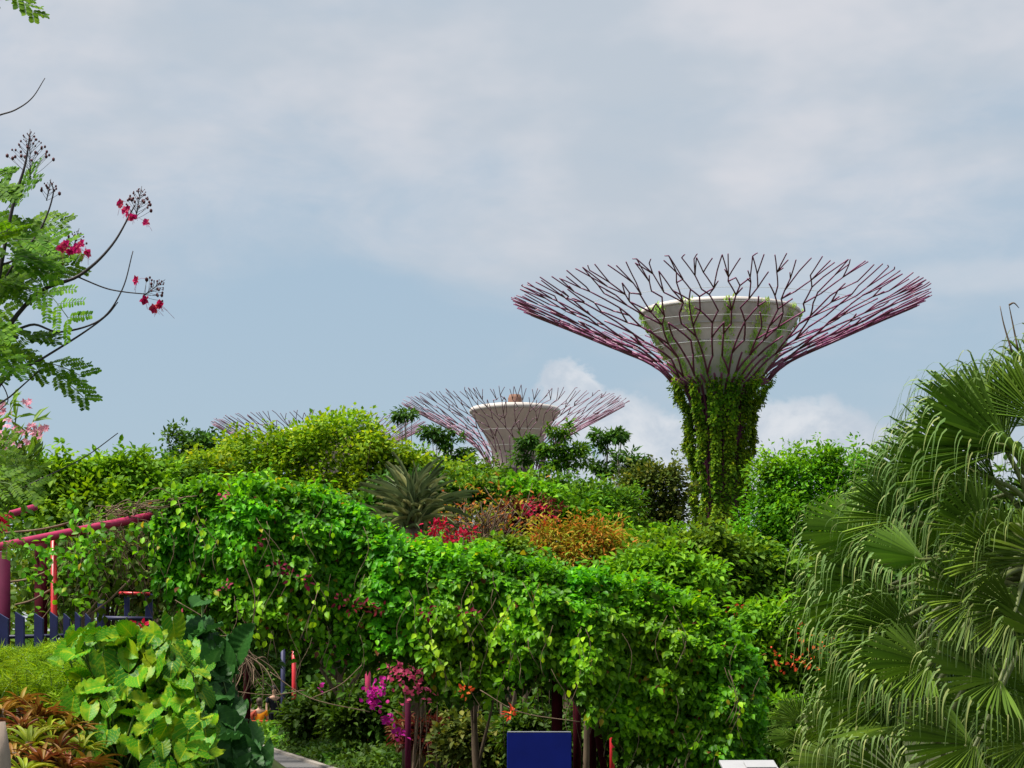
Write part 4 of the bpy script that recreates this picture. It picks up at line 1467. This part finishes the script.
PD = 62
pb = W(258, 715, PD)
bench = thing('park_bench', 'low red-orange bench under the seated people far down the path', 'bench', (pb[0], PD, 0))
mb = MB()
mb.box((pb[0], PD, .42), (1.0, .42, .06), bevel=.015)
mb.build('seat', M['benchred'], bench, False)
for s in (-1, 1):
    mb = MB()
    mb.box((pb[0] + s * .40, PD, .195), (.08, .36, .385), bevel=.01)
    mb.build('leg', M['greymetal'], bench, False)
mb = MB()
mb.box((pb[0], PD - .23, .60), (1.0, .05, .12), bevel=.015)
mb.build('backrest', M['benchred'], bench, False)
for s in (-1, 1):
    mb = MB()
    mb.box((pb[0] + s * .40, PD - .225, .50), (.05, .03, .22))
    mb.build('bracket', M['greymetal'], bench, False)
PG = 'people down the path'
person('person in an orange shirt seated on the far bench, seen from behind', (W(259.5, 700, PD)[0], PD + .02, 0), math.pi, True, M['orangecloth'], M['blackcloth'], M['hair'], PG)
person('person in a coral top seated at the left end of the far bench', (W(251, 700, PD)[0] - .06, PD + .02, 0), math.pi * .9, True, M['redcloth'], M['blackcloth'], M['blackhair'], PG)
person('person in black clothes standing beside the far bench', (W(268, 700, PD)[0], PD + 1.6, 0), .4, False, M['blackcloth'], M['blackcloth'], M['blackhair'], PG)

# ------------------------------------------------------------------ signs
sg = thing('blue_panel', 'plain dark blue upright sign panel in front of the pergola posts', 'sign', (W(539, 700, 21)[0], 21, 0))
mb = MB()
x0, x1 = W(507, 0, 21)[0], W(571.5, 0, 21)[0]
zt = W(0, 732.5, 21)[2]
mb.box(((x0 + x1) / 2, 21.03, zt - .43), (x1 - x0, .05, .86), bevel=.008)
mb.build('board', M['signblue'], sg, False)
mb = MB()
mb.box(((x0 + x1) / 2, 21.03, zt + .006), (x1 - x0 - .01, .052, .010), bevel=.002)
mb.build('top_edge', M['signedge'], sg, False)
for s in (.15, .85):
    mb = MB()
    mb.tube([(x0 + (x1 - x0) * s, 21.03, -.05), (x0 + (x1 - x0) * s, 21.03, zt - .86)], .03, 10)
    mb.build('leg', M['greymetal'], sg)
sg = thing('info_lectern', 'white tilted information panel beside the right end of the pergola', 'sign', (W(750, 700, 20)[0], 20, 0))
c = W(750, 766, 20)
mb = MB()
mb.box((c[0], 20, c[2] - .02), (.56, .42, .035), rz=rad(4), rx=rad(16), bevel=.008)
mb.build('panel', M['whiteboard'], sg, False)
for s in (-1, 1):
    mb = MB()
    mb.tube([(c[0] + s * .18, 20.05, -.05), (c[0] + s * .18, 20.05, c[2] - .05)], .025, 10)
    mb.build('leg', M['greymetal'], sg)
mb = MB()
mb.box((c[0] + .10, 20 + .02, c[2] + .015), (.30, .20, .012), rz=rad(4), rx=rad(16), bevel=.003)
mb.build('raised_plate', M['whiteboard'], sg, False)

# ------------------------------------------------------------------ blue fences on the left bank
fe = thing('picket_fence', 'dark blue picket fence behind the feathery fern', 'fence', (W(50, 660, 18)[0], 18, 1.1))
for i, px in enumerate((-12, 4, 20, 39, 54, 67, 78, 88)):
    D = 18 + .02 * i
    a = W(px, 614 + (i % 2) * 1.5, D)
    w = (9, 9, 8.5, 8.5, 7, 6, 5, 5)[i] / FPX * D
    z0 = float(ground_h(a[0], D)) - .05
    d = .03
    mb = MB()
    vs = [(a[0] - w / 2, D - d, z0), (a[0] + w / 2, D - d, z0), (a[0] + w / 2, D - d, a[2] - .03), (a[0] - w / 2, D - d, a[2] + .02)]
    vs += [(x, y + 2 * d, z) for x, y, z in vs]
    mb.add(vs, [(0, 1, 2, 3), (7, 6, 5, 4), (0, 4, 5, 1), (1, 5, 6, 2), (2, 6, 7, 3), (3, 7, 4, 0)])
    mb.build('picket', M['blue'], fe, False)
for py in (637, 656):
    mb = MB()
    mb.tube([W(-40, py + 1, 18.08), W(95, py - 2, 18.2)], .018, 8)
    mb.build('rail', M['navy'], fe)
fe = thing('railing', 'short blue post railing with a red and white top bar left of the vines', 'fence', (W(125, 640, 27)[0], 27, 1.1))
for px, w in ((101, 6), (127, 5), (149, 7)):
    a = W(px, 594, 27)
    mb = MB()
    mb.box((a[0], 27, a[2] - .55), (w / FPX * 27, .06, 1.1), bevel=.006)
    mb.build('post', M['blue'], fe, False)
mb = MB()
mb.tube([W(119, 593, 26.95), W(150, 594, 26.95)], .022, 8)
mb.build('top_bar', M['brightred'], fe)
mb = MB()
mb.tube([W(98, 618, 26.93), W(152, 619, 26.93)], .03, 8)
mb.build('rail', M['navy'], fe)

# ------------------------------------------------------------------ feathery fern mounds


def fern(label, px, py, D, n, seed, h=.5, spread=.32):
    rng = np.random.default_rng(seed)
    c = W(px, py, D)
    base = np.array([c[0], D, float(ground_h(c[0], D))])
    root = thing('feathery_fern', label, 'fern', base, 'feathery ferns on the bank')
    PP, TT, NN, LL = [], [], [], []
    mb = MB()
    hh = c[2] - base[2]
    for i in range(n):
        a = rng.uniform(0, 2 * math.pi)
        r = spread * rng.uniform(.1, 1)
        s = base + np.array([math.cos(a) * r * .4, math.sin(a) * r * .4, 0])
        top_ = base + np.array([math.cos(a) * r, math.sin(a) * r, hh * rng.uniform(.65, 1.0)])
        e = top_ + np.array([math.cos(a) * .16, math.sin(a) * .16, -rng.uniform(.0, .14)])
        q = catmull([s, (s + top_) / 2 + rng.normal(size=3) * .03, top_, e], 7)
        mb.tube(q[::3], .003, 3)
        qq = q[6:]
        for p in qq:
            m = 9
            d = rdir(m, rng) * np.array([1, 1, .6])
            PP.append(np.tile(p, (m, 1)) + rng.normal(size=(m, 3)) * .012)
            TT.append(d)
    P, T = np.concatenate(PP), np.concatenate(TT)
    m = len(P)
    leaves('needles', P, T, rdir(m, rng) + np.array([0, 0, .6]), .075 * rng.uniform(.5, 1.3, m), .006, NEEDLE, M['fern'], root)
    mb.build('stems', M['gstem'], root)


fern('feathery fern mound at the left edge below the picket fence', 8, 655, 11.5, 150, 1)
fern('feathery fern mound in front of the second blue picket', 45, 652, 12, 170, 2)
fern('feathery fern mound touching the variegated big-leaf plant', 88, 648, 12.2, 190, 3)
fern('small feathery fern below the mound at the left edge', 22, 672, 10.8, 110, 4, spread=.26)
fern('small feathery fern in front of the mound beside the big-leaf plant', 70, 672, 11.0, 120, 5, spread=.26)

# ------------------------------------------------------------------ big-leaved plants


def heart_plant(name, label, spots, D, mat, seed, Lm, ysq=.9, lean=.9):
    """spots: (px, py, n, sx, sy) patches of leaf attachment points"""
    rng = np.random.default_rng(seed)
    px0, py0 = np.mean([s[0] for s in spots]), np.max([s[1] for s in spots])
    c = W(px0, py0, D)
    base = np.array([c[0], D + .2, float(ground_h(c[0], D + .2)) - .2])
    root = thing(name, label, 'big-leaf plant', base)
    P = []
    for px, py, n, sx, sy in spots:
        for _ in range(n):
            yy = py + rng.normal() * sy
            P.append(W(px + rng.normal() * sx, yy, D + rng.uniform(-.3, .4) - lean * (yy - 640) / 130))
    P = np.array(P)
    P[:, 2] = np.maximum(P[:, 2], base[2] + .1)
    n = len(P)
    out = nrm(P - (base + np.array([0, .5, .3])))
    T = nrm(out * .35 + np.array([0, -.35, -.65]) + rng.normal(size=(n, 3)) * .42)
    Nn = nrm(out * .4 + np.array([0, -.65, .75]) + rng.normal(size=(n, 3)) * .35)
    l = Lm * rng.uniform(.55, 1.15, n)
    leaves('leaf_blades', P, T, Nn, l, l * ysq, T_heart(), mat, root, True)
    mb = MB()
    for p in P:
        b = base + np.array([rng.normal() * .25, rng.normal() * .15, 0])
        m = (b + p) / 2 + np.array([0, .08, .12])
        mb.tube(catmull([b, m, p], 5), list(np.linspace(.010, .006, 11)), 5)
    mb.build('stalks', M['gstem'], root)
    return root


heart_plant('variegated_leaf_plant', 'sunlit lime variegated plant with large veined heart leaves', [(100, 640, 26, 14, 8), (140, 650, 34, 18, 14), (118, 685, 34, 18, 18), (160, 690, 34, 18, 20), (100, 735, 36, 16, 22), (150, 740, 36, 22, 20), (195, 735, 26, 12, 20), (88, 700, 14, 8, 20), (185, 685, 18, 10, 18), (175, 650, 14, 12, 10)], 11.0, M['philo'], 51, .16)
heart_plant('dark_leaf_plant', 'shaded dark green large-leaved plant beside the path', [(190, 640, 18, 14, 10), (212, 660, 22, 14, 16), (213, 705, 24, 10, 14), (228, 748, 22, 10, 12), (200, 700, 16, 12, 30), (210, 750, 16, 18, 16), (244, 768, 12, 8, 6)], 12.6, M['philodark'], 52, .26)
flower_mass('red_blossom', 'small red blossom peeking over the lime big-leaf plant', [(144, 627), (137, 625)], 12.2, M['redbract'], .035, 14, .012, 53, 'flower')

# ------------------------------------------------------------------ bromeliads: three prototypes, then copies


def bromeliad(mat, n, Lm, seed, arch):
    rng = np.random.default_rng(seed)
    root = thing('bromeliad', 'x', 'bromeliad', (0, 0, 0), 'bromeliads on the bank')
    az = rng.uniform(0, 2 * math.pi, n)
    el = np.clip(rng.normal(.85, .35, n), .1, 1.5)
    T = np.stack([np.cos(az) * np.cos(el), np.sin(az) * np.cos(el), np.sin(el)], 1)
    Nn = np.stack([-np.cos(az) * np.sin(el), -np.sin(az) * np.sin(el), np.cos(el)], 1)
    P = np.stack([np.cos(az) * .02, np.sin(az) * .02, rng.uniform(0, .05, n)], 1)
    l = Lm * rng.uniform(.7, 1.15, n)
    leaves('rosette', P, T, Nn, l, .030, T_strap(7, arch), mat, root, True)
    mb = MB()
    mb.tube([(0, 0, -.12), (0, 0, .06)], [.02, .03], 7)
    mb.build('stem', M['bark'], root)
    return root


protos = {'o': bromeliad(M['bromo'], 30, .22, 1, .6), 'r': bromeliad(M['bromr'], 32, .21, 2, .5), 'g': bromeliad(M['bromg'], 30, .22, 3, .65)}
used = set()
BR = [('o', 20, 700, 10.4, 'orange bromeliad with yellow-tipped crown just below the fern at the left edge'), ('o', 2, 708, 10.1, 'orange bromeliad cut by the left edge, above the pale post'),
      ('r', 36, 712, 10.2, 'russet bromeliad tucked right of the topmost orange one'), ('g', 62, 702, 10.6, 'lime bromeliad directly under the right-hand fern mound'),
      ('g', 84, 712, 10.5, 'lime bromeliad touching the big-leaf plant, higher of the two'), ('r', 20, 722, 9.9, 'russet bromeliad above and right of the pale post'),
      ('g', 48, 728, 10.0, 'lime bromeliad in the middle of the patch'), ('o', 70, 728, 10.1, 'orange bromeliad between the lime ones and the big-leaf plant'),
      ('r', 58, 745, 9.7, 'bright russet bromeliad low in the patch, right of the middle'), ('g', 30, 742, 9.7, 'lime bromeliad low in the patch right of the pale post'),
      ('o', 14, 750, 9.5, 'orange bromeliad leaning against the pale post'), ('r', 42, 758, 9.4, 'russet bromeliad at the very bottom of the patch, left one'),
      ('r', 66, 762, 9.4, 'russet bromeliad at the very bottom of the patch, right one'), ('g', 82, 745, 9.9, 'lime bromeliad touching the big-leaf plant, lower of the two'),
      ('g', 22, 768, 9.2, 'lime bromeliad at the bottom edge beside the pale post'), ('o', 88, 765, 9.6, 'orange bromeliad in the bottom right corner of the patch'),
      ('g', 6, 735, 9.8, 'lime bromeliad right behind the pale post top'), ('o', 50, 714, 10.3, 'orange bromeliad between the upper russet and lime ones')]
for i, (k, px, py, D, lab) in enumerate(BR):
    p = protos[k]
    if k in used:
        r = p.copy()
        COL.objects.link(r)
        for ch in list(p.children):
            cc = ch.copy()
            COL.objects.link(cc)
            cc.parent = r
    else:
        used.add(k)
        r = p
    c = W(px, py, D)
    r.location = (c[0], D, c[2] - .05)
    r.rotation_euler = (random.uniform(-.25, .15), random.uniform(-.2, .2), random.uniform(0, 6.28))
    s = random.uniform(.62, .92)
    r.scale = (s, s, s)
    r['label'] = lab

mb = MB()
a, b = W(-3, 722, 8.6), W(3, 790, 8.6)
mb.tube([a, (a + b) / 2, np.array([b[0] + .01, 8.6, 0.2])], [.035, .045, .05], 10)
tag(mb.build('wooden_post', M['palepost']), 'pale weathered post at the bottom left corner', 'post')

# ------------------------------------------------------------------ peacock-flower shrub at the left edge


def peacock():
    rng = np.random.default_rng(77)
    D = 7.0
    root = thing('peacock_flower_shrub', 'feathery-leaved shrub with crimson flower sprays at the left edge', 'flowering shrub', (W(-60, 700, D)[0], D, float(ground_h(W(-60, 700, D)[0], D))))
    mb = MB()

    def stem(pts, r0, r1, dz=0.0):
        q = catmull([W(p[0], p[1], D + (p[2] if len(p) > 2 else 0) + dz) for p in pts], 7)
        mb.tube(q, list(np.linspace(r0, r1, len(q))), 6)
        return q
    stems = [
        stem([(-62, 900, .1), (-50, 600), (-25, 420), (-5, 300), (12, 210), (25, 165), (30, 133)], .014, .0022),
        stem([(-62, 900, .1), (-45, 620), (-10, 380), (30, 300), (80, 275), (112, 245), (135, 205)], .013, .0024),
        stem([(78, 277), (105, 288), (125, 292), (145, 294)], .003, .002),
        stem([(-30, 440), (0, 350), (30, 325), (60, 332), (100, 320), (122, 290), (133, 251)], .006, .0018),
        stem([(-40, 470), (0, 385), (40, 360), (80, 335), (106, 316), (118, 302)], .006, .0018),
        stem([(-20, 330), (10, 270), (40, 230), (53, 195), (50, 180)], .005, .0018),
        stem([(-40, 150), (-10, 120), (15, 110), (32, 98), (45, 78)], .004, .0014),
        stem([(-40, 480), (-10, 415), (12, 395), (40, 370)], .005, .002),
        stem([(-20, 370), (0, 382), (8, 400), (0, 410)], .003, .0015),
        stem([(-50, 560), (-20, 300), (10, 262), (45, 258), (70, 246)], .006, .002),
        stem([(-50, 640), (-20, 520), (20, 490), (60, 470), (88, 455), (118, 433)], .0035, .0016),
        stem([(-60, 560), (-60, 150), (-30, 20), (0, -10)], .012, .003)]
    mb.build('stems', M['stem'], root)
    # bipinnate leaves
    PP, TT, NN, LL = [], [], [], []
    mr = MB()

    def frond(s, d, nv, ln, seed_pairs=4):
        d = nrm(d)
        side = nrm(np.cross(d, nv))
        nv = np.cross(side, d)
        rach = [s + d * ln * t - np.array([0, 0, 1]) * ln * .18 * t * t for t in np.linspace(0, 1, 7)]
        mr.tube(rach, .0016, 4)
        for j in range(seed_pairs):
            t = .16 + .84 * j / (seed_pairs - 1)
            b = s + d * ln * t - np.array([0, 0, 1]) * ln * .18 * t * t
            for sg in (-1, 1):
                pd = nrm(d * .75 + side * sg * .75 - np.array([0, 0, .12]))
                pl = ln * .52 * (1 - .35 * abs(t - .5))
                pn = nrm(nv + rng.normal(size=3) * .15)
                ps = nrm(np.cross(pd, pn))
                mr.tube([b, b + pd * pl], .0009, 3)
                m = 9
                for q in range(m):
                    u = .12 + .88 * q / (m - 1)
                    for g in (-1, 1):
                        PP.append(b + pd * pl * u)
                        TT.append(nrm(ps * g * .9 + pd * .45 + rng.normal(size=3) * .08))
                        NN.append(nrm(pn + rng.normal(size=3) * .18))
                        LL.append(.0185 * (0.8 + .4 * (1 - abs(u - .5))) * rng.uniform(.85, 1.15))
    dense = []
    for i in range(34):
        px = min(abs(rng.normal(0, 34)) - 30, 50)
        py = rng.uniform(205, 372)
        if px > 55 and not (350 < py < 372 or 225 < py < 300):
            px *= .5
        dense.append((px, py, rng.uniform(.10, .21)))
    dense += [(40, 215, .15), (45, 222, .13), (60, 362, .16), (70, 372, .14), (55, 275, .14), (20, 255, .17), (18, 240, .17), (45, 335, .10), (6, 195, .09), (10, 175, .07), (4, 215, .12),
              (-8, -6, .13), (22, -14, .12), (-25, 2, .1), (-20, 468, .2), (-8, 478, .22), (0, 460, .18), (-15, 480, .22), (10, 450, .14), (-14, 472, .2), (-5, 470, .2)]
    for px, py, ln in dense:
        s = W(px - 18, py, D + rng.uniform(-.25, .3))
        d = np.array([.9 + rng.normal() * .25, rng.normal() * .45, .05 + rng.normal() * .30 - (.25 if py > 330 else 0)])
        nv = np.array([rng.normal() * .35, -.75 + rng.normal() * .25, .7])
        frond(s, d, nv, ln)
    leaves('leaflets', np.array(PP), np.array(TT), np.array(NN), np.array(LL), np.array(LL) * .52, OBL, M['feather'], root)
    mr.build('leaf_ribs', M['gstem'], root)
    # flower sprays: a pyramid of stalked buds, open flowers below it
    sprays = [((30, 133), (0, -1), 46, 46, []), ((141, 190), (.2, -1), 30, 36, [(121, 203), (128, 213), (133, 217), (126, 210), (146, 223)]),
              ((162, 282), (.8, -.6), 24, 30, [(137, 280), (145, 300), (159, 305), (154, 308)]), ((78, 232), (.3, -1), 18, 16, [(62, 248), (70, 251), (82, 244), (88, 252), (76, 249), (66, 244)]),
              ((50, 183), (.2, -1), 18, 14, [])]
    for (tx, ty), (dx, dy), ln, nb, fl in sprays:
        mp = MB()
        ax = np.array([dx, dy]) / math.hypot(dx, dy)
        pp = np.array([-ax[1], ax[0]])
        mbud = MB()
        base2 = np.array([tx, ty]) - ax * (0 if ln < 40 else 0)
        a = W(*(base2 - ax * ln * 1.0), D)
        b = W(*(base2 + ax * 4), D)
        mp.tube([a, (a + b) / 2, b], [.0022, .0016, .001], 5)
        for q in range(nb):
            t = q / nb
            stl = (ln * .55 * (1 - t) + 2.5) * rng.uniform(.75, 1.15)
            an = q * 2.4
            s = base2 - ax * ln * (1 - t)
            e = s + pp * stl * math.cos(an) * .9 + ax * stl * .75
            p0, p1 = W(*s, D), W(*e, D + stl / FPX * D * math.sin(an))
            mp.tube([p0, (p0 + p1) / 2 + np.array([0, 0, -.002]), p1], .0008, 3)
            mbud.ball(p1, .0046 * (1.25 - .75 * t) * rng.uniform(.6, 1.25), 1, (1, 1, 1.3))
        o = mbud.build('buds', M['bud'], root)
        mp.build('bud_stalks', M['stem'], o)
        if fl:
            Pf, Tf, Nf = [], [], []
            ms = MB()
            for (fx, fy) in fl:
                c = W(fx, fy, D + rng.uniform(-.03, .03) - (.4 if tx < 100 else 0))
                axis = nrm(np.array([rng.normal() * .6, -1, rng.normal() * .4]))
                u = nrm(np.cross(axis, [0, 0, 1]))
                v = np.cross(axis, u)
                for k in range(7):
                    a = 2 * math.pi * k / 5 + rng.normal() * .2
                    dd = nrm(u * math.cos(a) + v * math.sin(a) + axis * rng.uniform(.1, .6))
                    Pf.append(c)
                    Tf.append(dd)
                    Nf.append(nrm(axis + rng.normal(size=3) * .35))
                for k in range(5):
                    e = c + (axis * .5 + rng.normal(size=3) * .25 + np.array([.35, 0, -.45])) * rng.uniform(.03, .065)
                    ms.tube([c, (c + e) / 2 + np.array([0, 0, .004]), e], .0006, 3)
            n = len(Pf)
            l = .019 * rng.uniform(.75, 1.2, n)
            fo = leaves('flowers', np.array(Pf), np.array(Tf), np.array(Nf), l, l * 1.05, OVA, M['petal'], root)
            ms.build('stamens', M['petal'], fo)
    return root


peacock()


def pink_shrub():
    rng = np.random.default_rng(78)
    D = 9.5
    root = thing('pink_flower_shrub', 'narrow-leaved shrub with pale pink flower clusters at the left edge', 'flowering shrub', (W(-40, 700, D)[0], D, float(ground_h(W(-40, 700, D)[0], D))))
    mb = MB()
    P, T, N_ = [], [], []
    for i in range(46):
        e = W(rng.uniform(-50, 42), rng.uniform(402, 475), D + rng.normal() * .2)
        if e[2] > W(0, 420, D)[2] and e[0] > W(22, 0, D)[0]:
            e = W(rng.uniform(-30, 16), rng.uniform(405, 450), D)
        s = W(-40 + rng.normal() * 12, 560, D + .1)
        q = catmull([np.array([root.location[0] + rng.normal() * .05, D, root.location[2]]), s, (s + e) / 2 + rng.normal(size=3) * .03, e], 5)
        mb.tube(q, list(np.linspace(.008, .003, len(q))), 5)
        for k in range(16):
            p = q[rng.integers(8, len(q))] + rng.normal(size=3) * .01
            P.append(p)
            T.append(nrm(rng.normal(size=3) * .7 + nrm(e - s) * .8))
            N_.append(nrm(np.array([0, -.5, .8]) + rng.normal(size=3) * .5))
    n = len(P)
    l = .095 * rng.uniform(.6, 1.25, n)
    leaves('foliage', np.array(P), np.array(T), np.array(N_), l, l * .27, OVA, M['lance'], root)
    mb.build('stems', M['gstem'], root)
    for (px, py, k, sp) in ((6, 432, 13, .035), (14, 437, 12, .03), (2, 440, 12, .03), (34, 428, 6, .014), (42, 433, 5, .014), (24, 440, 7, .025), (4, 412, 6, .02), (28, 404, 5, .012), (45, 428, 5, .01)):
        c = W(px, py, D - .15)
        A, B, C_ = [], [], []
        for _ in range(k):
            cc = c + rng.normal(size=3) * sp
            ax = nrm(np.array([0, -1, .4]) + rng.normal(size=3) * .4)
            u = nrm(np.cross(ax, [0, 0, 1.0]))
            v = np.cross(ax, u)
            for z in range(5):
                a = 2 * math.pi * z / 5
                A.append(cc)
                B.append(u * math.cos(a) + v * math.sin(a) + ax * .25)
                C_.append(ax)
        leaves('flower_cluster', np.array(A), np.array(B), np.array(C_), .017, .011, OVA, M['pinkpetal'], root)


pink_shrub()
flower_mass('red_bloom', 'glossy red bloom with orange buds at the left edge above the red pipe', [(0, 518), (1, 524)], 9.0, M['redbract'], .035, 24, .012, 36, 'flower', sdx=-.5)

# ------------------------------------------------------------------ big fan palm on the right


def palm(name, label, fans, D, crown_px, trunk_r, seed, group=None, tipmul=1.0):
    """fans: (px, py, dD, ang, R px, roll, droop) hub of each fan, picture-plane heading of its axis, blade radius"""
    rng = np.random.default_rng(seed)
    cc = W(crown_px[0], crown_px[1], D)
    base = np.array([cc[0], D, 0.0])
    root = thing(name, label, 'fan palm', base, group)
    mb = MB()
    pts = catmull([base, (base + cc) / 2 + np.array([.03, 0, 0]), cc], 8)
    mb.tube(pts, [trunk_r * (1 + .10 * (i % 2)) for i in range(len(pts))], 12)
    mb.build('trunk', M['deadpalm'], root)
    nseg = 40
    for fi, (px, py, dD, ang, Rp, tilt, spread) in enumerate(fans):
        Df = D + dD
        h = W(px, py, Df)
        R = Rp / FPX * Df
        a = rad(ang)
        ax = nrm(np.array([math.cos(a), tilt, math.sin(a)]))          # axis of the blade
        # blade normal: faces up and towards the open side
        nv = nrm(np.array([-.12, -.78, .55]) + rng.normal(size=3) * .26)
        nv = nrm(nv - ax * np.dot(nv, ax))
        sd_ = np.cross(ax, nv)
        V, F, V2, F2 = [], [], [], []
        sp = rad(spread)
        for s in range(nseg):
            u = -1 + 2 * (s + .5) / nseg
            th = u * sp
            d = ax * math.cos(th) + sd_ * math.sin(th)
            d = nrm(d + nv * (.22 * abs(u) ** 1.5) + rng.normal(size=3) * .018)
            cr = nrm(np.cross(d, nv))
            ln = R * (1 - .22 * abs(u) ** 2) * rng.uniform(.93, 1.05)
            hw = ln * math.sin(sp / nseg) * .60
            # profile along the segment: stiff for the first part, then it bends over and hangs
            bend = rng.uniform(.70, .90)
            nst = 7
            p = h.copy()
            prev = None
            dirv = d.copy()
            tip_w = []
            strip = []
            tt = np.linspace(0, bend, nst)
            for k_, t in enumerate(tt):
                q = h + d * ln * t - np.array([0, 0, 1]) * ln * .10 * t * t
                if t < .60:
                    w = hw * t * 1.64
                else:
                    w = hw * .985 * (1 - 1.2 * (t - .60) / .5)
                w = max(w, .0015)
                strip.append((q - cr * w - nv * w * .75, q + nv * w * .9, q + cr * w - nv * w * .75, w))
            b0 = len(V)
            for (l_, m_, r_, w) in strip:
                V += [l_, m_, r_]
            for k_ in range(nst - 1):
                i0 = b0 + k_ * 3
                F += [(i0, i0 + 1, i0 + 4, i0 + 3), (i0 + 1, i0 + 2, i0 + 5, i0 + 4)]
            # hanging tip
            q = strip[-1][1].copy()
            w = strip[-1][3]
            dirv = nrm(d + np.array([0, 0, -.15]))
            left = ln * rng.uniform(.26, .50) * tipmul
            ns2 = 7
            b1 = len(V2)
            for k_ in range(ns2 + 1):
                tw = min(w, .0058) * (1 - k_ / ns2) * .8 + .0012
                V2 += [q - cr * tw, q + cr * tw]
                if k_ < ns2:
                    dirv = nrm(dirv * .72 + np.array([rng.normal() * .05, rng.normal() * .05, -.50]))
                    q = q + dirv * left / ns2
            for k_ in range(ns2):
                i0 = b1 + k_ * 2
                F2 += [(i0, i0 + 1, i0 + 3, i0 + 2)]
        m1 = MB()
        m1.add(V, F)
        fo = m1.build('fan_leaf', M['palm'], root, False)
        m2 = MB()
        m2.add(V2, F2)
        m2.build('hanging_tips', M['palmtip'], fo, True)
        m3 = MB()
        back = cc + np.array([rng.normal() * .05, rng.normal() * .05, rng.uniform(-.25, .15)])
        q = catmull([back, (back + h) / 2 + np.array([0, 0, .12]), h, h + ax * R * .12], 6)
        m3.tube(q, list(np.linspace(.020, .008, len(q))), 6)
        m3.build('petiole', M['palmstem'], fo)
    return root


FANS = [
    (1004, 446, .0, 128, 122, .0, 66), (962, 466, .1, 150, 108, .0, 62), (925, 486, .15, 162, 92, .0, 66), (1012, 450, -.15, 158, 146, -.1, 46), (1040, 420, -.1, 105, 100, .0, 66),
    # top of the crown
    (1030, 425, .2, 115, 95, .1, 70), (1012, 452, .0, 140, 150, -.1, 62), (1062, 400, .4, 92, 110, .1, 75), (995, 480, -.1, 160, 140, -.1, 60),
    (1075, 450, .1, 60, 120, .0, 70), (1035, 480, -.3, 130, 90, -.5, 75),
    # left shoulder
    (958, 500, .35, 172, 100, .1, 70), (930, 520, .1, 165, 82, -.1, 75), (905, 565, .2, 180, 90, .1, 72), (950, 560, -.25, 168, 85, -.3, 75), (985, 535, -.35, 150, 90, -.4, 75),
    (1010, 560, -.5, 165, 95, -.45, 75), (880, 600, .3, 190, 78, .1, 70), (900, 535, .25, 172, 96, .0, 74), (915, 590, .05, 182, 98, -.05, 74), (945, 640, -.15, 186, 100, -.1, 74), (925, 690, .0, 188, 96, -.1, 74), (985, 500, .15, 160, 120, .0, 66),
    # middle and front
    (975, 600, -.55, 175, 90, -.5, 78), (1015, 610, -.65, 195, 80, -.6, 78), (925, 620, -.1, 185, 88, -.1, 75), (900, 660, .15, 195, 80, .0, 75), (1050, 560, -.6, 120, 90, -.5, 75),
    (955, 665, -.4, 178, 92, -.3, 78), (1000, 680, -.7, 170, 110, -.5, 75), (1048, 640, -.6, 150, 95, -.5, 78), (890, 712, .2, 190, 78, .0, 75), (930, 725, -.2, 185, 85, -.1, 78),
    (975, 745, -.6, 180, 100, -.3, 78), (1030, 745, -.8, 165, 85, -.5, 78), (880, 765, .2, 180, 85, -.1, 75), (935, 785, -.4, 170, 95, -.2, 78), (1045, 700, -.3, 190, 95, -.2, 75), (1075, 520, .1, 100, 110, .1, 75)]
FANS = [(f[0] - (26 if f[0] < 965 and f[1] > 490 else 0),) + f[1:] for f in FANS]
_r = np.random.default_rng(44)
for _ in range(14):        # older inner and rear fans
    _py = _r.uniform(470, 790)
    _px = _r.uniform(935 - (_py - 470) * .16, 1090)
    FANS.append((_px, _py, _r.uniform(.4, 1.0), _r.uniform(140, 205), _r.uniform(75, 105), _r.uniform(-.3, .2), 76))
palm('fan_palm', 'large fan palm with drooping leaf tips filling the right side', FANS, 11.0, (1055, 560), .14, 91)
palm('fan_palm', 'small light green fan palm low between the pergola end and the large palm',
     [(800, 722, 0, 150, 42, -.1, 60), (808, 724, .05, 110, 46, .1, 60), (815, 730, -.1, 60, 44, -.1, 60), (798, 738, -.1, 185, 40, -.2, 60), (820, 742, .0, 20, 40, .0, 60), (806, 745, -.2, 130, 36, -.5, 70)], 17.0, (807, 752), .05, 92, tipmul=.15)
# pair of dry spathes above the palm crown
mb = MB()
for a, m, b in (((1012, 352), (1004, 325), (1000, 306)), ((1018, 350), (1012, 320), (1009, 305)), ((1009, 305), (1014, 303), (1019, 308))):
    mb.tube(catmull([W(*a, 11.1), W(*m, 11.1), W(*b, 11.1)], 5), list(np.linspace(.006, .002, 11)), 4)
tag(mb.build('flower_stalk', M['twig']), 'thin dry flower stalks rising above the large fan palm crown', 'flower stalk')
